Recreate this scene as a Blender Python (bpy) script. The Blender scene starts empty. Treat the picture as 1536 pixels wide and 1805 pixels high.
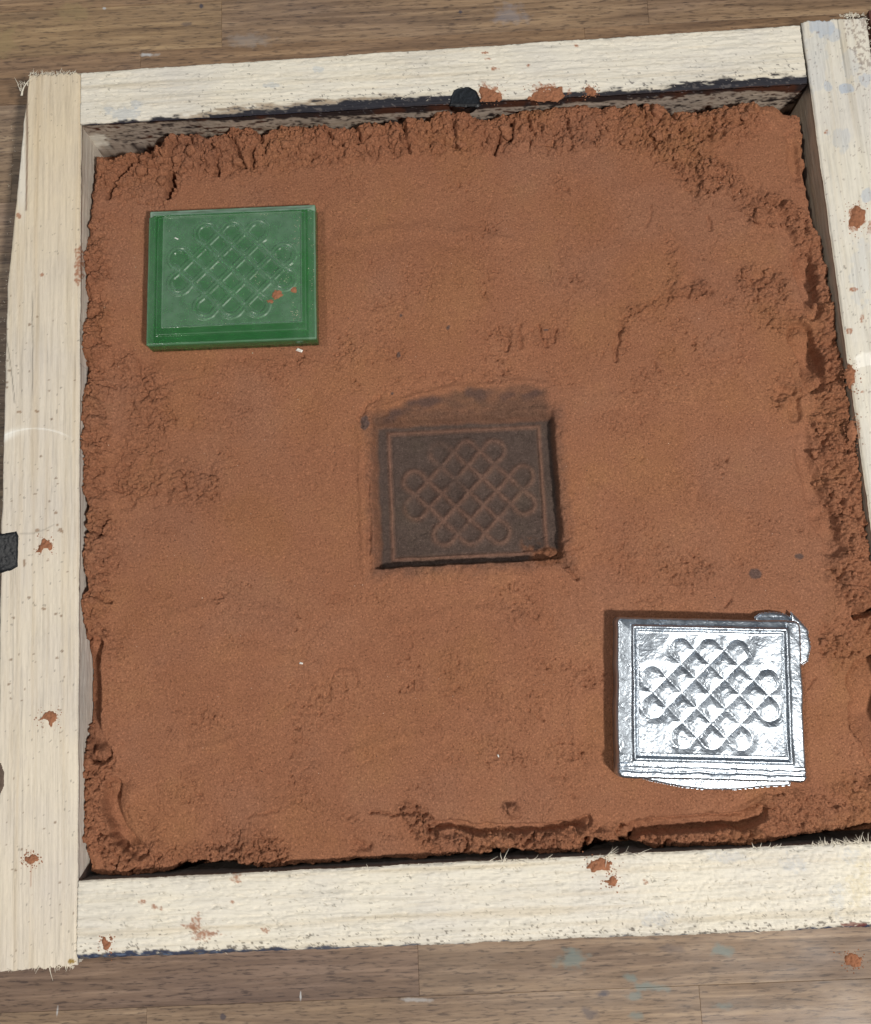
import bpy, math, random
import numpy as np
from mathutils import Matrix, Vector
rng = np.random.default_rng(7)
random.seed(7)
S = bpy.context.scene
C = S.collection
MM = 0.001

# ------------------------------------------------------------------ camera
PW, PH, F = 1536.0, 1805.0, 1600.0
TILT, LEAN, HCAM = math.radians(10.0), math.radians(1.2), 0.36
ROT = np.array(Matrix.Rotation(TILT, 3, 'X') @ Matrix.Rotation(LEAN, 3, 'Y'))
cam_d = bpy.data.cameras.new('camera'); cam = bpy.data.objects.new('camera', cam_d); C.objects.link(cam)
cam_d.sensor_fit = 'HORIZONTAL'; cam_d.sensor_width = 36.0; cam_d.lens = 36.0 * F / PW
cam_d.clip_start = 0.01; cam_d.clip_end = 20
M = Matrix(ROT.tolist()).to_4x4(); M.translation = Vector((0, 0, HCAM)); cam.matrix_world = M
S.camera = cam

# ------------------------------------------------------------------ world and lamps (an indoor workbench)
w = bpy.data.worlds.new('World'); S.world = w; w.use_nodes = True
bg = w.node_tree.nodes['Background']; bg.inputs[0].default_value = (0.78, 0.86, 1.0, 1); bg.inputs[1].default_value = 0.085
S.view_settings.view_transform = 'Standard'; S.view_settings.look = 'None'
S.view_settings.exposure = 0.0; S.view_settings.gamma = 1.0

def area(name, pos, target, sx, sy, power, col):
    d = bpy.data.lights.new(name, 'AREA'); d.shape = 'RECTANGLE'; d.size = sx; d.size_y = sy
    d.energy = power; d.color = col
    o = bpy.data.objects.new(name, d); C.objects.link(o)
    p = Vector(pos); o.location = p
    o.rotation_euler = (Vector(target) - p).to_track_quat('-Z', 'Y').to_euler()
    return o
area('key_lamp', (0.60, -0.50, 1.15), (0.03, -0.03, 0.02), 0.10, 0.10, 19.3, (1.0, 0.96, 0.90))
area('ceiling_panel', (0.54, -0.06, 1.5), (0, 0, 0), 0.40, 0.46, 0.45, (0.97, 0.98, 1.0))
area('left_lamp', (-0.55, 0.15, 1.2), (0, 0, 0), 0.08, 0.08, 4.2, (1.0, 0.96, 0.9))
area('window_light', (-0.3, 1.3, 1.1), (0, 0, 0), 0.7, 0.5, 3.2, (0.78, 0.89, 1.0))

# ------------------------------------------------------------------ pixel <-> place
def at(px, py, z):
    d = ROT @ np.array([(px - PW/2)/F, -(py - PH/2)/F, -1.0]); k = (HCAM - z)/(-d[2])
    return np.array([d[0]*k, d[1]*k, z])
def proj(P):
    q = (P - np.array([0, 0, HCAM])) @ ROT
    return PW/2 + F*q[:, 0]/(-q[:, 2]), PH/2 - F*q[:, 1]/(-q[:, 2])

# ------------------------------------------------------------------ noise in numpy (coordinates in mm)
def vnoise(x, y, seed=0):
    r = np.random.default_rng(seed); n = 256; g = r.random((n, n)).astype(np.float32)
    xi = np.floor(x).astype(np.int64); yi = np.floor(y).astype(np.int64)
    fx = x - xi; fy = y - yi
    fx = fx*fx*fx*(fx*(fx*6-15)+10); fy = fy*fy*fy*(fy*(fy*6-15)+10)
    x0, x1, y0, y1 = xi % n, (xi+1) % n, yi % n, (yi+1) % n
    return (g[x0, y0]*(1-fx)+g[x1, y0]*fx)*(1-fy)+(g[x0, y1]*(1-fx)+g[x1, y1]*fx)*fy
def fbm(x, y, size, octv=4, seed=0, gain=0.5):
    s = 0; a = 1; t = 0
    for o in range(octv):
        c, sn = math.cos(o*1.1), math.sin(o*1.1)
        s = s + a*vnoise((x*c - y*sn)/size + 17.3*o, (x*sn + y*c)/size - 9.1*o, seed+o*13); t += a; a *= gain; size *= 0.5
    return s/t*2 - 1
def worley(x, y, size, seed=0):
    r = np.random.default_rng(seed); n = 128; jx = r.random((n, n)); jy = r.random((n, n)); hh = r.random((n, n))
    X = x/size; Y = y/size; xi = np.floor(X).astype(np.int64); yi = np.floor(Y).astype(np.int64)
    f1 = np.full(X.shape, 9.0); f2 = np.full(X.shape, 9.0); hv = np.zeros(X.shape)
    for dx in (-1, 0, 1):
        for dy in (-1, 0, 1):
            a = xi+dx; b = yi+dy
            d = np.hypot(a + jx[a % n, b % n] - X, b + jy[a % n, b % n] - Y)
            m = d < f1
            f2 = np.where(m, f1, np.minimum(f2, d)); hv = np.where(m, hh[a % n, b % n], hv); f1 = np.where(m, d, f1)
    return f1, f2, hv
def sstep(a, b, x):
    t = np.clip((x-a)/(b-a), 0, 1); return t*t*(3-2*t)
def polydist(u, v, pts):
    d = np.full(u.shape, 1e9)
    for (x0, y0), (x1, y1) in zip(pts[:-1], pts[1:]):
        ex, ey = x1-x0, y1-y0; L = ex*ex+ey*ey
        t = np.clip(((u-x0)*ex+(v-y0)*ey)/max(L, 1e-9), 0, 1)
        d = np.minimum(d, np.hypot(u-x0-t*ex, v-y0-t*ey))
    return d
def inside(u, v, poly):
    c = np.zeros(u.shape, bool); n = len(poly)
    for i in range(n):
        x0, y0 = poly[i]; x1, y1 = poly[(i+1) % n]
        if y0 == y1: continue
        c ^= ((y0 > v) != (y1 > v)) & (u < (x1-x0)*(v-y0)/(y1-y0)+x0)
    return c

# ------------------------------------------------------------------ mesh and object helpers
def np_mesh(name, verts, quads, col=None, tris=None, smooth=True, soot=None):
    me = bpy.data.meshes.new(name)
    V = np.asarray(verts, np.float32); Q = np.asarray(quads, np.int32).reshape(-1, 4)
    T = np.asarray(tris if tris is not None else [], np.int32).reshape(-1, 3)
    me.vertices.add(len(V)); me.vertices.foreach_set('co', V.ravel())
    nl = Q.size + T.size; me.loops.add(nl)
    me.loops.foreach_set('vertex_index', np.concatenate([Q.ravel(), T.ravel()]))
    npoly = len(Q)+len(T); me.polygons.add(npoly)
    st = np.concatenate([np.arange(len(Q))*4, Q.size + np.arange(len(T))*3]).astype(np.int32)
    me.polygons.foreach_set('loop_start', st)
    me.polygons.foreach_set('use_smooth', np.full(npoly, smooth))
    me.update(calc_edges=True); me.validate()
    if col is not None:
        a = me.color_attributes.new('tint', 'FLOAT_COLOR', 'POINT')
        c = np.ones((len(V), 4), np.float32); c[:, :3] = col; a.data.foreach_set('color', c.ravel())
    return me
def grid_quads(ni, nj, off=0):
    i, j = np.meshgrid(np.arange(ni-1), np.arange(nj-1), indexing='ij')
    a = (i*nj+j).ravel()+off
    return np.stack([a, a+nj, a+nj+1, a+1], 1)
def link(name, me, mat, parent=None, label=None, cat=None, kind=None, group=None):
    o = bpy.data.objects.new(name, me); C.objects.link(o)
    if mat: me.materials.append(mat)
    if parent: o.parent = parent
    for k, v in (('label', label), ('category', cat), ('kind', kind), ('group', group)):
        if v: o[k] = v
    return o
def empty(name, loc, label=None, cat=None, kind=None, rz=0):
    o = bpy.data.objects.new(name, None); C.objects.link(o); o.location = loc; o.rotation_euler = (0, 0, rz)
    o.empty_display_size = 0.01
    for k, v in (('label', label), ('category', cat), ('kind', kind)):
        if v: o[k] = v
    return o

# ------------------------------------------------------------------ materials
class NT:
    def __init__(s, name):
        s.m = bpy.data.materials.new(name); s.m.use_nodes = True; s.t = s.m.node_tree
        s.p = s.t.nodes['Principled BSDF']; s.out = s.t.nodes['Material Output']
        s.tc = s.t.nodes.new('ShaderNodeTexCoord')
    def n(s, ty, **kw):
        x = s.t.nodes.new(ty)
        for k, v in kw.items():
            if k.startswith('i_'): x.inputs[k[2:].replace('_', ' ')].default_value = v
            else: setattr(x, k, v)
        return x
    def l(s, a, b): s.t.links.new(a, b)
    def mapped(s, scale, coord='Object'):
        m = s.n('ShaderNodeMapping'); m.inputs['Scale'].default_value = scale; s.l(s.tc.outputs[coord], m.inputs['Vector']); return m.outputs[0]
    def noise(s, vec, scale, detail=4, rough=0.55, dist=0.0):
        x = s.n('ShaderNodeTexNoise'); x.inputs['Scale'].default_value = scale; x.inputs['Detail'].default_value = detail
        x.inputs['Roughness'].default_value = rough; x.inputs['Distortion'].default_value = dist; s.l(vec, x.inputs['Vector']); return x.outputs['Fac']
    def ramp(s, fac, stops):
        r = s.n('ShaderNodeValToRGB'); e = r.color_ramp.elements
        while len(e) < len(stops): e.new(0.5)
        for k, (p, c) in enumerate(stops):
            e[k].position = p; e[k].color = (*c, 1) if len(c) == 3 else c
        s.l(fac, r.inputs[0]); return r.outputs['Color']
    def mix(s, a, b, fac=1.0, mode='MULTIPLY'):
        x = s.n('ShaderNodeMix', data_type='RGBA', blend_type=mode)
        for sock, v in ((x.inputs[0], fac), (x.inputs[6], a), (x.inputs[7], b)):
            if hasattr(v, 'links'): s.l(v, sock)
            else: sock.default_value = v if isinstance(v, (int, float)) else (*v, 1)
        return x.outputs[2]
    def attr(s, name='tint'):
        a = s.n('ShaderNodeAttribute'); a.attribute_name = name; return a.outputs['Color']
    def bump(s, h, dist, strength=1.0, normal=None):
        b = s.n('ShaderNodeBump'); b.inputs['Distance'].default_value = dist; b.inputs['Strength'].default_value = strength
        s.l(h, b.inputs['Height'])
        if normal: s.l(normal, b.inputs['Normal'])
        return b.outputs[0]
def g3(v): return (v, v, v)

def sand_mat():
    m = NT('moulding_sand'); o = m.mapped((1, 1, 1))
    v1 = m.ramp(m.noise(o, 1500, 3, .7), [(.30, g3(.42)), (.40, g3(.90)), (.55, g3(1.0)), (.68, g3(1.42))])
    v2 = m.ramp(m.noise(o, 45, 5, .6), [(.3, (.93, .90, .90)), (.55, (1, 1, 1)), (.75, (1.04, 1.08, 1.02))])
    c = m.mix(m.mix(m.attr(), v1), v2); m.l(c, m.p.inputs['Base Color'])
    m.p.inputs['Roughness'].default_value = .95; m.p.inputs['Specular IOR Level'].default_value = .15
    b1 = m.bump(m.noise(o, 2600, 3, .7), .00025, 1.0)
    b2 = m.bump(m.noise(o, 1300, 4, .7, .4), .00070, 1.0, b1)
    m.l(b2, m.p.inputs['Normal']); return m.m
def bar_mat():
    m = NT('sawn_pine'); o = m.mapped((40, 900, 900)); o2 = m.mapped((9, 260, 260)); o3 = m.mapped((1, 1, 1))
    v1 = m.ramp(m.noise(o, 1.0, 5, .65), [(.25, g3(.80)), (.5, g3(1.0)), (.75, g3(1.06))])
    v2 = m.ramp(m.noise(o2, 1.0, 4, .6), [(.3, (.92, .88, .82)), (.5, (1, 1, 1)), (.8, (1.03, 1.02, 1.0))])
    v3 = m.ramp(m.noise(o3, 30, 4, .6), [(.3, (.93, .93, .95)), (.6, (1.02, 1.01, .98))])
    c = m.mix(m.mix(m.mix(m.attr(), v1), v2), v3); m.l(c, m.p.inputs['Base Color'])
    m.p.inputs['Roughness'].default_value = .75; m.p.inputs['Specular IOR Level'].default_value = .25
    m.l(m.bump(m.noise(o, 1.0, 5, .7), .0004, .8, m.bump(m.noise(o3, 1800, 3, .6), .0001, .7)), m.p.inputs['Normal']); return m.m
TE, IN, PA, YE = (.13, .17, .16), (.045, .038, .05), (.42, .42, .42), (.27, .19, .09)
STAINS = [(1010, 1690, 30, 18, TE, .7), (1270, 1676, 24, 11, TE, .7), (1112, 1724, 14, 9, TE, .7), (1150, 1740, 36, 8, TE, .7), (1118, 1756, 16, 7, TE, .6), (1122, 1790, 14, 9, TE, .6), (1275, 1775, 18, 7, TE, .6), (1185, 1672, 26, 8, IN, .35),
          (1064, 1753, 14, 6, IN, .9), (1042, 1786, 16, 9, IN, .6), (355, 9, 5, 5, IN, .9), (812, 21, 5, 5, IN, .9), (394, 1794, 5, 5, IN, .8), (330, 42, 12, 5, IN, .5), (263, 96, 18, 5, PA, .9), (184, 14, 4, 3, PA, .9), (101, 1783, 2.5, 10, PA, .9),
          (530, 1754, 1.8, 9, PA, .9), (738, 1763, 32, 4, PA, .5), (900, 25, 40, 26, (.25, .25, .28), .4), (130, 20, 40, 30, YE, .6), (10, 75, 30, 40, YE, .7), (440, 70, 50, 18, (.27, .26, .25), .35), (1430, 1680, 50, 18, IN, .2)]
def bench_mat():
    m = NT('worn_oak'); 
    oi = m.n('ShaderNodeObjectInfo'); add = m.n('ShaderNodeVectorMath', operation='ADD')
    sc = m.n('ShaderNodeVectorMath', operation='SCALE'); cmb = m.n('ShaderNodeCombineXYZ')
    m.l(oi.outputs['Random'], cmb.inputs[0]); m.l(oi.outputs['Random'], cmb.inputs[1]); m.l(oi.outputs['Random'], cmb.inputs[2])
    m.l(cmb.outputs[0], sc.inputs[0]); sc.inputs['Scale'].default_value = 7.3
    m.l(m.tc.outputs['Object'], add.inputs[0]); m.l(sc.outputs[0], add.inputs[1])
    def mp(scale):
        x = m.n('ShaderNodeMapping'); x.inputs['Scale'].default_value = scale; m.l(add.outputs[0], x.inputs['Vector']); return x.outputs[0]
    pores = m.noise(mp((190, 1250, 300)), 1.0, 3, .6, .3)
    band = m.noise(mp((14, 330, 100)), 1.0, 4, .6, .8)
    broad = m.noise(mp((12, 40, 20)), 1.0, 4, .6, .4)
    base = m.ramp(m.mix(band, band, 0), [(.25, (.115, .075, .048)), (.5, (.215, .150, .100)), (.75, (.34, .25, .17))])
    v1 = m.ramp(pores, [(.34, (.45, .43, .45)), (.44, (.9, .9, .9)), (.5, (1, 1, 1)), (.8, (1.12, 1.10, 1.06))])
    v2 = m.ramp(broad, [(.3, (.86, .84, .88)), (.6, (1.06, 1.04, .98))])
    c = m.mix(m.mix(m.mix(base, v1), v2), oi.outputs['Color'])
    geo = m.n('ShaderNodeNewGeometry'); wn = m.n('ShaderNodeTexNoise'); wn.inputs['Scale'].default_value = 260; wn.inputs['Detail'].default_value = 4; m.l(geo.outputs['Position'], wn.inputs['Vector'])
    for px, py, rx, ry, cc, am in STAINS:
        c0 = at(px, py, 0); k = .00022
        mp2 = m.n('ShaderNodeMapping'); mp2.inputs['Location'].default_value = (-c0[0]/(rx*k), -c0[1]/(ry*k), 0); mp2.inputs['Scale'].default_value = (1/(rx*k), 1/(ry*k), 0)
        m.l(geo.outputs['Position'], mp2.inputs['Vector'])
        ln = m.n('ShaderNodeVectorMath', operation='LENGTH'); m.l(mp2.outputs[0], ln.inputs[0])
        ma = m.n('ShaderNodeMath', operation='MULTIPLY_ADD'); m.l(wn.outputs['Fac'], ma.inputs[0]); ma.inputs[1].default_value = 2.4; m.l(ln.outputs['Value'], ma.inputs[2])
        mr = m.n('ShaderNodeMapRange'); m.l(ma.outputs[0], mr.inputs['Value'])
        mr.inputs['From Min'].default_value = 2.25; mr.inputs['From Max'].default_value = 1.6; mr.inputs['To Max'].default_value = am
        c = m.mix(c, cc, mr.outputs[0], 'MIX')
    m.l(c, m.p.inputs['Base Color'])
    m.l(m.ramp(m.noise(mp((30, 60, 30)), 1.0, 4), [(.3, g3(.5)), (.7, g3(.7))]), m.p.inputs['Roughness'])
    m.l(m.bump(pores, .00012, .7), m.p.inputs['Normal']); return m.m
def metal_mat():
    m = NT('cast_tin'); o = m.mapped((1, 1, 1))
    m.p.inputs['Base Color'].default_value = (.52, .575, .635, 1); m.p.inputs['Metallic'].default_value = 1
    m.l(m.ramp(m.noise(o, 150, 4, .6), [(.38, g3(.30)), (.62, g3(.42))]), m.p.inputs['Roughness'])
    b1 = m.bump(m.noise(o, 900, 1, .4, .8), .00004, 1.0)
    m.l(m.bump(m.noise(o, 430, 2, .5, 1.6), .00017, 1.0, b1), m.p.inputs['Normal']); return m.m
def green_mat():
    m = NT('green_resin'); o = m.mapped((1, 1, 1))
    p = m.p; dust = m.noise(o, 250, 5, .65)
    m.l(m.ramp(m.noise(o, 60, 4), [(.3, (.055, .33, .085)), (.7, (.08, .42, .11))]), p.inputs['Base Color'])
    p.inputs['Transmission Weight'].default_value = .80; p.inputs['IOR'].default_value = 1.42
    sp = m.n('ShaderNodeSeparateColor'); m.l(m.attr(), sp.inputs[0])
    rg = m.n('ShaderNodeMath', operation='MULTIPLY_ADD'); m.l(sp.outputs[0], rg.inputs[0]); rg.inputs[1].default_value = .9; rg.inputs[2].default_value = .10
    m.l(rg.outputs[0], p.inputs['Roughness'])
    m.l(m.bump(m.noise(o, 500, 4, .6), .00006, .8), p.inputs['Normal'])
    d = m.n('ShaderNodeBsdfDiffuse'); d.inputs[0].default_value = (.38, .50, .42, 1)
    fm = m.n('ShaderNodeMath', operation='MULTIPLY'); m.l(m.ramp(dust, [(.35, g3(.75)), (.7, g3(1.25))]), fm.inputs[0]); m.l(sp.outputs[0], fm.inputs[1])  # diffuse veil follows tint, which also carries painted bevel reflection and rim highlights
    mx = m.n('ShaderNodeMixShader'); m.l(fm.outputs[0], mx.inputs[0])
    m.l(p.outputs[0], mx.inputs[1]); m.l(d.outputs[0], mx.inputs[2]); m.l(mx.outputs[0], m.out.inputs[0]); return m.m
def plain(name, col, rough=.6, bump=None, spec=.5):
    m = NT(name); o = m.mapped((1, 1, 1))
    c = m.ramp(m.noise(o, 700, 4, .6), [(.3, tuple(x*.75 for x in col)), (.7, tuple(min(1, x*1.2) for x in col))])
    m.l(c, m.p.inputs['Base Color']); m.p.inputs['Roughness'].default_value = rough; m.p.inputs['Specular IOR Level'].default_value = spec
    if bump: m.l(m.bump(m.noise(o, bump[0], 4, .6, 1.0), bump[1], .8), m.p.inputs['Normal'])
    return m.m
M_SAND, M_BAR, M_BENCH, M_METAL, M_GREEN = sand_mat(), bar_mat(), bench_mat(), metal_mat(), green_mat()
M_FIBRE = plain('pale_splinter', (.72, .66, .54), .7)
M_TAR = plain('glossy_black_tar', (.006, .007, .009), .42, (160, .0001), .35)
M_KNOT = plain('dark_knot', (.10, .065, .045), .7, (900, .0004))
M_CHIP = plain('white_chip', (.85, .83, .78), .6)
M_SOOT = plain('black_grit', (.04, .032, .028), .9, (1500, .0003))
M_BROWN = plain('red_brown_board', (.085, .03, .02), .6, (300, .0003))
SANDC = np.array([.340, .149, .081])
M_CRUMB = plain('sand_crumb', tuple(SANDC*.9), .95, (1500, .0005), .15)

# ------------------------------------------------------------------ workbench of glued staves
BZ = 0.0
bench = empty('workbench_top', (0, 0, -0.03), 'worn brown butcher-block workbench under the wooden frame', kind='structure')
ang = math.radians(2.7); ca, sa = math.cos(ang), math.sin(ang)
def to_b(p): return np.array([p[0]*ca + p[1]*sa, -p[0]*sa + p[1]*ca])
T = to_b(at(391, 82, 0)); B = to_b(at(738, 1757, 0))
NR = round((T[1]-B[1])/0.0235); pitch = (T[1]-B[1])/NR
joint = {NR: to_b(at(248, 100, 0))[0], NR+1: T[0], 0: to_b(at(738, 1710, 0))[0] + 0, -1: 99}
joint = {NR-1: to_b(at(248, 100, 0))[0], NR: T[0], 0: to_b(at(738, 1710, 0))[0]}
BROT = Matrix.Rotation(ang, 4, 'Z')
for r in range(-4, NR+5):
    y0 = B[1] + r*pitch; y1 = y0 + pitch
    js = []
    x = joint.get(r, -0.03 + 0.12*math.sin(r*2.3))
    L = [0.19 + 0.09*random.random() for _ in range(6)]
    js = [x]; k = 0
    while js[-1] < 0.30: js.append(js[-1]+L[k % 6]); k += 1
    while js[0] > -0.30: js.insert(0, js[0]-L[k % 6]); k += 1
    for x0, x1 in zip(js[:-1], js[1:]):
        g = .00002; b = .00010; ax, bx, ay, by = (x0+g, x1-g, y0+g, y1-g)
        dz = random.uniform(-.00012, 0)
        cx, cy = (ax+bx)/2, (ay+by)/2; hx, hy = (bx-ax)/2, (by-ay)/2
        V = []
        for ix, iy, z in ((0, 0, 0), (0, 0, .03-b), (b, b, .03)):
            for sx, sy in ((-1, -1), (1, -1), (1, 1), (-1, 1)):
                V.append((sx*(hx-ix), sy*(hy-iy), z))
        Q = []
        for l in (0, 4):
            for s in range(4):
                t = (s+1) % 4; Q.append((l+s, l+t, l+t+4, l+s+4))
        Q.append((8, 9, 10, 11)); Q.append((3, 2, 1, 0))
        o = link('plank', np_mesh('plank', V, Q, smooth=False), M_BENCH, bench)
        P = BROT @ Vector((cx, cy, 0)); o.location = (P.x, P.y, dz); o.rotation_euler = (0, 0, ang)
        k = random.uniform(.88, 1.08); o.color = (k, k*random.uniform(.98, 1.02), k*random.uniform(.95, 1.05), 1)
        if r == 0 and abs(x1-joint[0]) < 1e-6: o.color = (.74, .70, .76, 1)
        if r == 0 and abs(x0-joint[0]) < 1e-6: o.color = (.90, .885, .90, 1)
        if r == -1: o.color = (.92, .90, .90, 1)
        if r == NR: o.color = (1.14, 1.07, .88, 1) if abs(x1-T[0]) < 1e-6 else (1.0, .93, .84, 1)
        if r == NR-1: o.color = (.95, .84, .72, 1)
        if r > NR: o.color = (1.1, 1.0, .86, 1)
# flat paint marks worn into the bench, as thin blots
def blot(name, px, py, rx, ry, z, mat, label=None, parent=None, h=.00006, seed=0, rot=0, n=28, rag=.35, **kw):
    c = at(px, py, z); r = np.random.default_rng(seed)
    th = np.linspace(0, 2*math.pi, n, endpoint=False)
    rr = 1 + rag*(r.random(n)-.5)*2
    k = .00021
    X = np.cos(th)*rr*rx*k; Y = np.sin(th)*rr*ry*k
    V = [(0, 0, h)] + [(X[i]*.8, Y[i]*.8, h) for i in range(n)] + [(X[i], Y[i], 0) for i in range(n)]
    Q = [(1+i, 1+n+i, 1+n+(i+1) % n, 1+(i+1) % n) for i in range(n)]
    Tt = [(0, 1+i, 1+(i+1) % n) for i in range(n)]
    o = link(name, np_mesh(name, V, Q, tris=Tt), mat, parent, label, **kw); o.location = c if parent is None else c - np.array(parent.location); o.rotation_euler = (0, 0, rot)
    return o
# ------------------------------------------------------------------ the moulding frame
frame = empty('moulding_frame', tuple(at(760, 900, 0)), 'square frame of four rough pale pine bars holding the red sand', 'casting frame')
FL = np.array(frame.location)
ZT = 0.0275
RED = SANDC
def strands(items, name, parent=None, mat=None, label=None):
    V, Q, Tt = [], [], []
    for p, d, L, rad, bend in items:
        p = np.array(p, float); d = np.array(d, float); d /= np.linalg.norm(d)
        s = np.cross(d, [0, 0, 1.]); s /= max(np.linalg.norm(s), 1e-6); u = np.cross(s, d); b0 = len(V); n = 5
        bn = np.array(bend, float)
        for k in range(n+1):
            t = k/n; c = p + d*L*t + bn*L*t*t; rr = rad*(1-.85*t)
            for a in range(4):
                V.append(c + rr*(math.cos(a*1.57)*s*1.4 + math.sin(a*1.57)*u*.6))
        for k in range(n):
            for a in range(4):
                i = b0+k*4; Q.append((i+a, i+(a+1) % 4, i+4+(a+1) % 4, i+4+a))
    me = np_mesh(name, V, Q)
    return link(name, me, mat or M_FIBRE, parent, label, kind='stuff')

def bar(name, label, outer0, outer1, inner0, inner1, rough, base, paint, jag0=0.0, jag1=0.0, outer_pts=None, groove=0, round_out=.0008, round_in=.0008, dip=None, endseed=1):
    """bar from pixel corners of its top face; local x runs along, y from outer to inner edge"""
    o0, o1, i0, i1 = [at(*p, ZT) for p in (outer0, outer1, inner0, inner1)]
    ctr = (i0+i1)/2; ex = (i1-i0); Lx = np.linalg.norm(ex[:2]); ex = ex/Lx; ey = np.array([-ex[1], ex[0], 0])
    if np.dot(o0-i0, ey) > 0: ey = -ey; flip = True
    else: flip = False
    # outer edge offset as a function of x
    pts = [o0] + ([at(*p, ZT) for p in outer_pts] if outer_pts else []) + [o1]
    xs = np.array([np.dot(p-i0, ex) for p in pts]); ws = np.array([-np.dot(p-i0, ey) for p in pts])
    ni = int(Lx/.00042); X = np.linspace(0, 1, ni)
    W = float(ws.mean())
    nt = int(W/.00040)
    # profile: list of (t across 0 outer..1 inner, z, kind)
    prof = [(0, z) for z in np.linspace(0, ZT-.001, 10)[:-1]]
    tt = np.linspace(0, 1, nt); prof += [(t, ZT) for t in tt]
    prof += [(1, z) for z in np.concatenate([np.linspace(ZT-.0004, ZT-.016, 34), [.008, 0]])]
    prof = np.array(prof); nj = len(prof)
    top = (prof[:, 1] == ZT)
    xx, jj = np.meshgrid(X, np.arange(nj), indexing='ij')
    t = prof[jj, 0]; z = prof[jj, 1].copy()
    seed = endseed*101
    xm = xx*Lx*1000
    # jagged ends, fibre by fibre
    nv = np.random.default_rng(seed).random(nj)
    fibre = (vnoise(t*W*1000/0.9, np.zeros_like(t)+3, seed)+.6*nv[jj]-.8)
    end0 = -jag0*fibre; end1 = jag1*fibre
    x0 = xx*Lx
    xp = x0 + end0*np.clip(1-x0/.004, 0, 1)**1 + end1*np.clip(1-(Lx-x0)/.004, 0, 1)
    wl = np.interp(x0, xs, ws)
    edge_i = (fbm(xm, 0*xm, 9, 4, seed+1)*.25 + fbm(xm, 0*xm, 1.6, 3, seed+2)*.12*rough)*MM
    edge_o = (fbm(xm, 0*xm, 11, 4, seed+3)*.35 + fbm(xm, 0*xm, 1.3, 3, seed+4)*.16*rough)*MM
    if dip is not None: edge_i = edge_i + dip(xm)*MM
    yy = -wl*(1-t) + edge_i*t + edge_o*(1-t)
    ym = yy*1000
    # relief of the sawn face
    rel = .14*fbm(xm/14, ym, 1.3, 4, seed+5)*(1+rough) + .15*fbm(xm/5.0, ym*1.2, .9, 3, seed+6, .7)*rough + .12*fbm(xm, ym, 22, 3, seed+7)
    ws_ = ym + .5*fbm(xm, ym, 5, 2, seed+28); lift = sstep(.25, .5, fbm(xm/5.0, ws_, .75, 2, seed+8))*rough*.22 - sstep(.35, .55, fbm(xm/5.0, ws_, .6, 2, seed+18))*rough*.35
    rel = rel + lift
    if rough > 1:
        wx = xm + .8*fbm(xm, ym, 3, 2, seed+51); a1, a2, av = worley(wx/1.7+ym*.25, ym-xm*.12, .95, 12); mk = sstep(.45, .75, xx)
        rel = rel*(1-.5*mk) + mk*(.5*(av-.5) - .25*sstep(.15, 0, a2-a1))
    if groove: rel = rel - .16*sstep(.25, .75, fbm(xm/90, ym, 2.6, 3, seed+9)) 
    z = z + np.where(top[jj], rel*MM, 0)
    dO = t*wl; dI = (1-t)*wl
    z = z - np.where(top[jj], np.clip(round_out-dO, 0, 1)**2/round_out + np.clip(round_in-dI, 0, 1)**2/round_in, 0)
    side = ~top[jj] & (t > .5)
    yy = yy - np.where(side, (.35 + .3*fbm(xm/5, z*1000, 1.4, 3, seed+11))*MM*0.5, 0)
    P = i0[None, :]*0 + np.stack([xp, yy, z], -1).reshape(-1, 3)
    Wp = i0*np.array([1, 1, 0]) + P[:, :1]*ex + P[:, 1:2]*ey + P[:, 2:3]*np.array([0, 0, 1.])
    u, v = proj(Wp)
    col = np.tile(np.array(base, float), (len(P), 1))
    xf, yf, zf, tf = xm.ravel(), ym.ravel(), z.ravel(), t.ravel()
    # growth ring lines, specks
    ring = fbm(xf/60, yf, 2.1, 3, seed+21); col *= (1-.10*sstep(.2, .7, ring))[:, None]*np.array([1, 1, 1])
    col = col*(1 - sstep(.1, .8, ring)[:, None]*np.array([.0, .02, .06]))
    tk = sstep(.38, .55, fbm(xf/6, yf+.4*fbm(xf, yf, 5, 2, seed+28), .62, 2, seed+24))*min(rough, 1); col *= (1-.13*tk)[:, None]
    sp = (fbm(xf/1.6, yf, .8, 2, seed+22) > .72+.0*xf) & (fbm(xf, yf, 12, 2, seed+23) > -.05)
    col[sp] *= .55
    col = paint(col, u, v, xf, yf, zf, tf, Lx*1000, top[jj].ravel(), seed)
    Q = grid_quads(ni, nj)
    # mesh is written in the bar's own frame
    if not flip: Q = Q
    me_V = P.copy()
    if flip: me_V[:, 1] *= -1; 
    ey_l = -ey if flip else ey
    V = me_V; capQ = []
    n0 = len(V)
    ca_ = V[:nj].mean(0); cb_ = V[-nj:].mean(0)
    V = np.vstack([V, ca_, cb_]); col = np.vstack([col, base, base])
    k = np.arange(nj); kn = (k+1) % nj; b1 = (ni-1)*nj
    Tt = np.vstack([np.stack([np.full(nj, n0), k, kn], 1), np.stack([np.full(nj, n0+1), b1+kn, b1+k], 1)])
    if flip: pass
    else: Q = Q[:, ::-1]; Tt = Tt[:, ::-1]
    me = np_mesh(name, V, Q, col=col, tris=Tt)
    o = link(name, me, M_BAR, frame, label)
    Mx = Matrix(((ex[0], ey_l[0], 0, i0[0]-FL[0]), (ex[1], ey_l[1], 0, i0[1]-FL[1]), (0, 0, 1, 0), (0, 0, 0, 1)))
    o.matrix_local = Mx
    return o, (ex, ey)

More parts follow.
